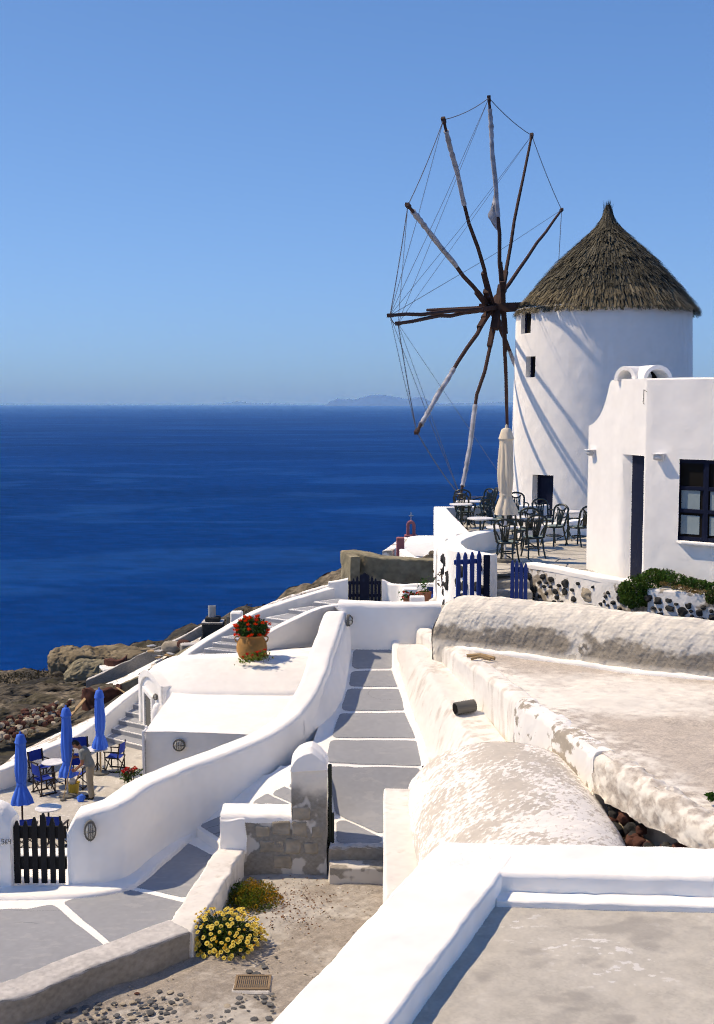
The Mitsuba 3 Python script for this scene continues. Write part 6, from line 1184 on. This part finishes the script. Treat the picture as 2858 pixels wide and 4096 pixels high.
cc3 = [A((-6.678, 33.6, -10.477)), A((-6.575, 33.6, -10.412)), A((-6.461, 33.6, -10.464)), A((-6.564, 33.6, -10.555)), A((-6.345, 33.6, -10.386))]
pts = np.vstack([c[None] + rg.normal(0, 1, (34, 3)) * (0.08, 0.1, 0.06) - (0, 0, 0.12) for c in cc3]); foliage('foliage', gr3, pts, 0.10, (0.06, 0.09, 0.025), rg, 0.7)
obj('stem', stems(cc3, cc3[2] - A([0, 0, 0.9]), 0.012), 'dark_green', gr3, kind='stuff')
plant_flowers(gr3, cc3, 0.075, 0.06, (0.62, 0.02, 0.012))
# courtyard pots seen over the alley end wall
tp2 = thing('terracotta_pot', 'terracotta pot with a small green shrub behind the alley end wall', 'flower pot'); pc2 = A((2.042, 36, -5.926)); 
obj('pot', moved(lathe([(0, -0.5), (0.14, -0.5), (0.185, 0.08), (0.20, 0.09), (0.21, 0.25), (0.17, 0.25), (0.16, 0.1), (0, 0.1)], 24), pc2), 'terracotta', tp2, smooth=40)
foliage('foliage', tp2, pc2 + rg.normal(0, 1, (160, 3)) * (0.09, 0.09, 0.16) + (0, 0, 0.42), 0.09, (0.05, 0.11, 0.02), rg, 0.35)
tp3 = thing('terracotta_trough', 'terracotta trough of red geraniums beside the white block', 'flower pot'); pc3 = A((1.631, 36, -5.926))
obj('trough', wob(cbox(pc3 + A([0, 0, -0.15]), (0.46, 0.22, 0.42), 0.03), 0.005, 5), 'terracotta', tp3)
hd3 = [pc3 + A([rg.uniform(-0.26, 0.24), rg.uniform(-0.1, 0.1), rg.uniform(0.06, 0.24)]) for _ in range(16)]
foliage('foliage', tp3, pc3 + rg.normal(0, 1, (220, 3)) * (0.15, 0.08, 0.07) + (0, 0, 0.10), 0.08, (0.05, 0.10, 0.03), rg, 0.7)
plant_flowers(tp3, hd3, 0.045, 0.04, (0.62, 0.03, 0.02), 18)
tag(obj('white_box', cbox(A((1.692, 34.5, -5.679)) + A([0.05, 0, 0]), (0.42, 0.3, 0.22), 0.02), 'white_metal'), 'small white box in front of the terracotta pots', 'box')
bt2 = thing('blue_table', 'bright blue round table in the shaded courtyard corner', 'table')
bp = A((2.464, 38.5, -6.206)); obj('table_top', moved(lathe([(0, 0.0), (0.36, 0), (0.36, -0.03), (0, -0.03)], 28), bp), 'blue_paint', bt2, smooth=30)
obj('leg', tube([bp, bp - A([0, 0, 0.75])], 0.03, 8), 'blue_paint', bt2)
bc2 = thing('blue_chair', 'bright blue chair back behind the round blue table', 'chair'); bp = A((2.468, 39.5, -6.308))
obj('backrest', cbox(bp + A([0.1, 0, 0.03]), (0.5, 0.05, 0.42), 0.02), 'blue_paint', bc2); obj('seat', cbox(bp + A([0.1, -0.2, -0.4]), (0.46, 0.44, 0.05), 0.02), 'blue_paint', bc2)
for sx in (-0.2, 0.2): obj('leg', beam(bp + A([0.1 + sx, 0, 0.2]), bp + A([0.1 + sx, 0, -0.9]), 0.04, 0.04), 'blue_paint', bc2)
dv = thing('vine', 'withered vine hanging on the white terrace wall by the grey parasol', 'plant'); p0 = A((2.307, 31, -4.716))
vine = [p0 + A([0.34 * t - 0.12, 0.0, 0.28 - 0.62 * t + 0.1 * math.sin(5 * t)]) for t in np.linspace(0, 1, 8)]
obj('stem', tube(vine, 0.012, 5), 'timber', dv, smooth=True); obj('stem', tube([p0 + A([-0.12, 0, 0.28]), p0 + A([-0.05, 0, -0.4]), p0 + A([-0.02, 0, -1.5])], 0.014, 5), 'timber', dv, smooth=True)
vp_ = A(vine)[rg.integers(0, 8, 130)] + rg.normal(0, 1, (130, 3)) * (0.10, 0.06, 0.07)
foliage('foliage', dv, vp_, 0.10, (0.06, 0.055, 0.035), rg, 0.5)

# planter shrub at the house
sh = thing('planter_shrub', 'dense green shrub spilling over the lava stone wall by the house', 'shrub')
def mass(cs, n):
    out = []
    for c, s in cs:
        q = rg.normal(size=(n, 3)); q /= np.linalg.norm(q, axis=1, keepdims=True); out.append(A(c) + q * (rg.uniform(0.3, 1, (n, 1)) ** 0.5) * A(s))
    return np.vstack(out)
big = [((5.082, 21.6, -3.351), (0.30, 0.25, 0.26)), ((4.903, 21.7, -3.408), (0.15, 0.2, 0.2)), ((5.257, 21.5, -3.214), (0.28, 0.25, 0.2)), ((4.982, 21.5, -3.539), (0.24, 0.2, 0.15)), ((5.223, 21.5, -3.498), (0.18, 0.2, 0.18)), ((5.425, 21.7, -3.121), (0.24, 0.2, 0.13))]
foliage('foliage', sh, mass(big, 900), 0.055, (0.050, 0.095, 0.018), rg, 0.5)
cr = [A(c) for c, s in big]; obj('stem', stems(cr, A([5.15, 21.75, -3.55]), 0.010), 'timber', sh, kind='stuff')
sh2 = thing('planter_shrub', 'row of leafy green plants along the foot of the house wall', 'shrub')
row = [((5.55, 21.4, -3.094), (0.2, 0.15, 0.14)), ((5.698, 21.2, -3.129), (0.2, 0.15, 0.12)), ((5.869, 21.1, -3.162), (0.18, 0.15, 0.10)), ((6.039, 21, -3.187), (0.2, 0.15, 0.09)), ((6.246, 20.9, -3.227), (0.2, 0.15, 0.10)), ((6.497, 20.7, -3.251), (0.3, 0.2, 0.12))]
foliage('foliage', sh2, mass(row, 420), 0.06, (0.050, 0.10, 0.020), rg, 0.45)
dry = mass([(A(c) - A([0, 0.22, 0.10]), (0.2, 0.06, 0.05)) for c, s in row[:5]], 110); foliage('dry_leaves', sh2, dry, 0.07, (0.20, 0.15, 0.06), rg, 0.3)
sh3 = thing('planter_shrub', 'small shrub hanging over the planter at the right picture edge', 'shrub')
foliage('foliage', sh3, mass([((6.145, 20.55, -3.328), (0.14, 0.12, 0.13)), ((6.406, 20.4, -3.319), (0.2, 0.15, 0.14))], 500), 0.055, (0.05, 0.075, 0.022), rg, 0.5)
tag(obj('weed', *[leaves(A((3.8, 12.56, -4.2)) + rg.normal(0, 1, (60, 3)) * (0.02, 0.02, 0.02), rg.normal(size=(60, 3)) + A([0, 0, .6]), 0.08, 0.4, rg)], 'leafy', smooth=False, color=np.tile([0.05, 0.11, 0.02], (240, 1))), 'tiny green weed on the big flat roof at the right edge', 'weed')

# daisies in the yard
dz = thing('daisy_bush', 'yellow and white daisy bush flowering in front of the kerb wall', 'flowering plant')
dc = A((-1.676, 14.476, -6.8)) + A([0, 0.12, 0])
n = 5200; q = rg.normal(size=(n, 3)); q /= np.linalg.norm(q, axis=1, keepdims=True); q[:, 2] = np.abs(q[:, 2]); q = q * rg.uniform(0.1, 1, (n, 1)) ** 0.45 * A([0.44, 0.40, 0.38]) * (0.8 + 0.45 * meshkit.fbm(q * 2.2, 3, 3)[:, None])
foliage('foliage', dz, dc + q, 0.045, (0.070, 0.115, 0.020), rg, 0.25)
hd_ = []
while len(hd_) < 230:
    a, e = rg.uniform(0, 6.28), math.asin(rg.uniform(0.05, 1)); d = A([math.cos(a) * math.cos(e), math.sin(a) * math.cos(e), math.sin(e)])
    p_ = dc + d * A([0.50, 0.46, 0.45]) * (0.80 + 0.40 * meshkit.fbm(d[None] * 2.2, 3, 3)[0]) * rg.uniform(0.92, 1.08)
    if all(np.linalg.norm(p_ - x) > 0.033 for x, _ in hd_) and (d[1] < 0.5 or rg.random() < 0.3): hd_.append((p_, d))
obj('stem', stems([h for h, d in hd_], dc, 0.004, 3), 'dark_green', dz, kind='stuff')
def daisy(p_, d, r, rg, full):
    nrm = d * 0.6 + A([-0.25, -0.45, 0.9]) + rg.normal(0, 0.22, 3); x, y, nrm = frame(nrm); k = 13; V = []; C_ = []; F = []
    for q in range(k):
        a = 2 * np.pi * q / k; u = x * math.cos(a) + y * math.sin(a); w = np.cross(nrm, u); b = len(V)
        V += [p_ + u * r * 0.25, p_ + u * r * 0.66 + w * r * 0.20 + nrm * 0.003, p_ + u * r + nrm * -0.002, p_ + u * r * 0.66 - w * r * 0.20 + nrm * 0.003]
        C_ += [(0.80, 0.50, 0.02), (0.86, 0.70, 0.05), (0.88, 0.82, 0.36), (0.86, 0.70, 0.05)] if full else [(0.7, 0.40, 0.02)] * 4
        F += [(b, b + 1, b + 2), (b, b + 2, b + 3)]
    return (A(V), A(F)), A(C_), nrm
for p_, d in hd_:
    full = rg.random() < 0.8; r = rg.uniform(0.026, 0.037) * (1 if full else 0.6)
    mm, cc_, nrm = daisy(p_, d, r, rg, full); k = obj('flower', mm, 'petal', dz, smooth=False, color=cc_)
    e = trimesh.creation.icosphere(subdivisions=1, radius=r * 0.34); obj('flower_centre', moved(e, p_ + nrm * 0.004), 'bucket_yellow', k, smooth=True)
ru = thing('rusty_weed', 'sprawling green and rust coloured weed behind the daisies', 'plant')
rc = A((-1.461, 15.816, -6.8)) + A([0, 0.1, 0]); n = 5200
q = rg.normal(size=(n, 3)); q[:, 2] = np.abs(q[:, 2]); q /= np.linalg.norm(q, axis=1, keepdims=True); q = q * rg.uniform(0.05, 1, (n, 1)) ** 0.5 * A([0.46, 0.50, 0.26]) * (0.7 + 0.6 * meshkit.fbm(q * 2.5, 3, 9)[:, None])
V, F = leaves(rc + q, rg.normal(size=(n, 3)) + A([0, 0, 0.4]), 0.036, 0.45, rg)
tt_ = np.clip(meshkit.fbm(q * 4 + 3, 3, 2) * 2.2 - 0.75 + 0.7 * q[:, 0], 0, 1)[:, None] * (rg.random((n, 1)) < 0.75)
c = A([0.07, 0.12, 0.016]) * (1 - tt_) + A([0.46, 0.22, 0.014]) * tt_; c = c * rg.uniform(0.5, 1.6, (n, 1))
obj('foliage', (V, F), 'leafy', ru, smooth=False, color=np.repeat(c, 4, 0))
ends = rc + q[rg.integers(0, n, 60)]; obj('stem', stems(ends, rc, 0.004, 3), 'timber', ru, kind='stuff')
dl = thing('dead_leaves', 'scattered rusty dead leaves on the yard soil', 'dead leaves'); labels[dl]['kind'] = 'stuff'
n = 420; pp = A((-0.848, 15.697, -6.78)) + rg.normal(0, 1, (n, 3)) * (0.32, 0.42, 0.0) + (0, 0, 0.015)
V, F = leaves(pp, rg.normal(size=(n, 3)) * A([1, 1, 0.15]), 0.035, 0.5, rg, 0.1); obj('litter', (V, F), 'leafy', dl, smooth=False, color=np.repeat(A([0.17, 0.075, 0.03])[None] * rg.uniform(0.4, 1.5, (n, 1)), 4, 0))
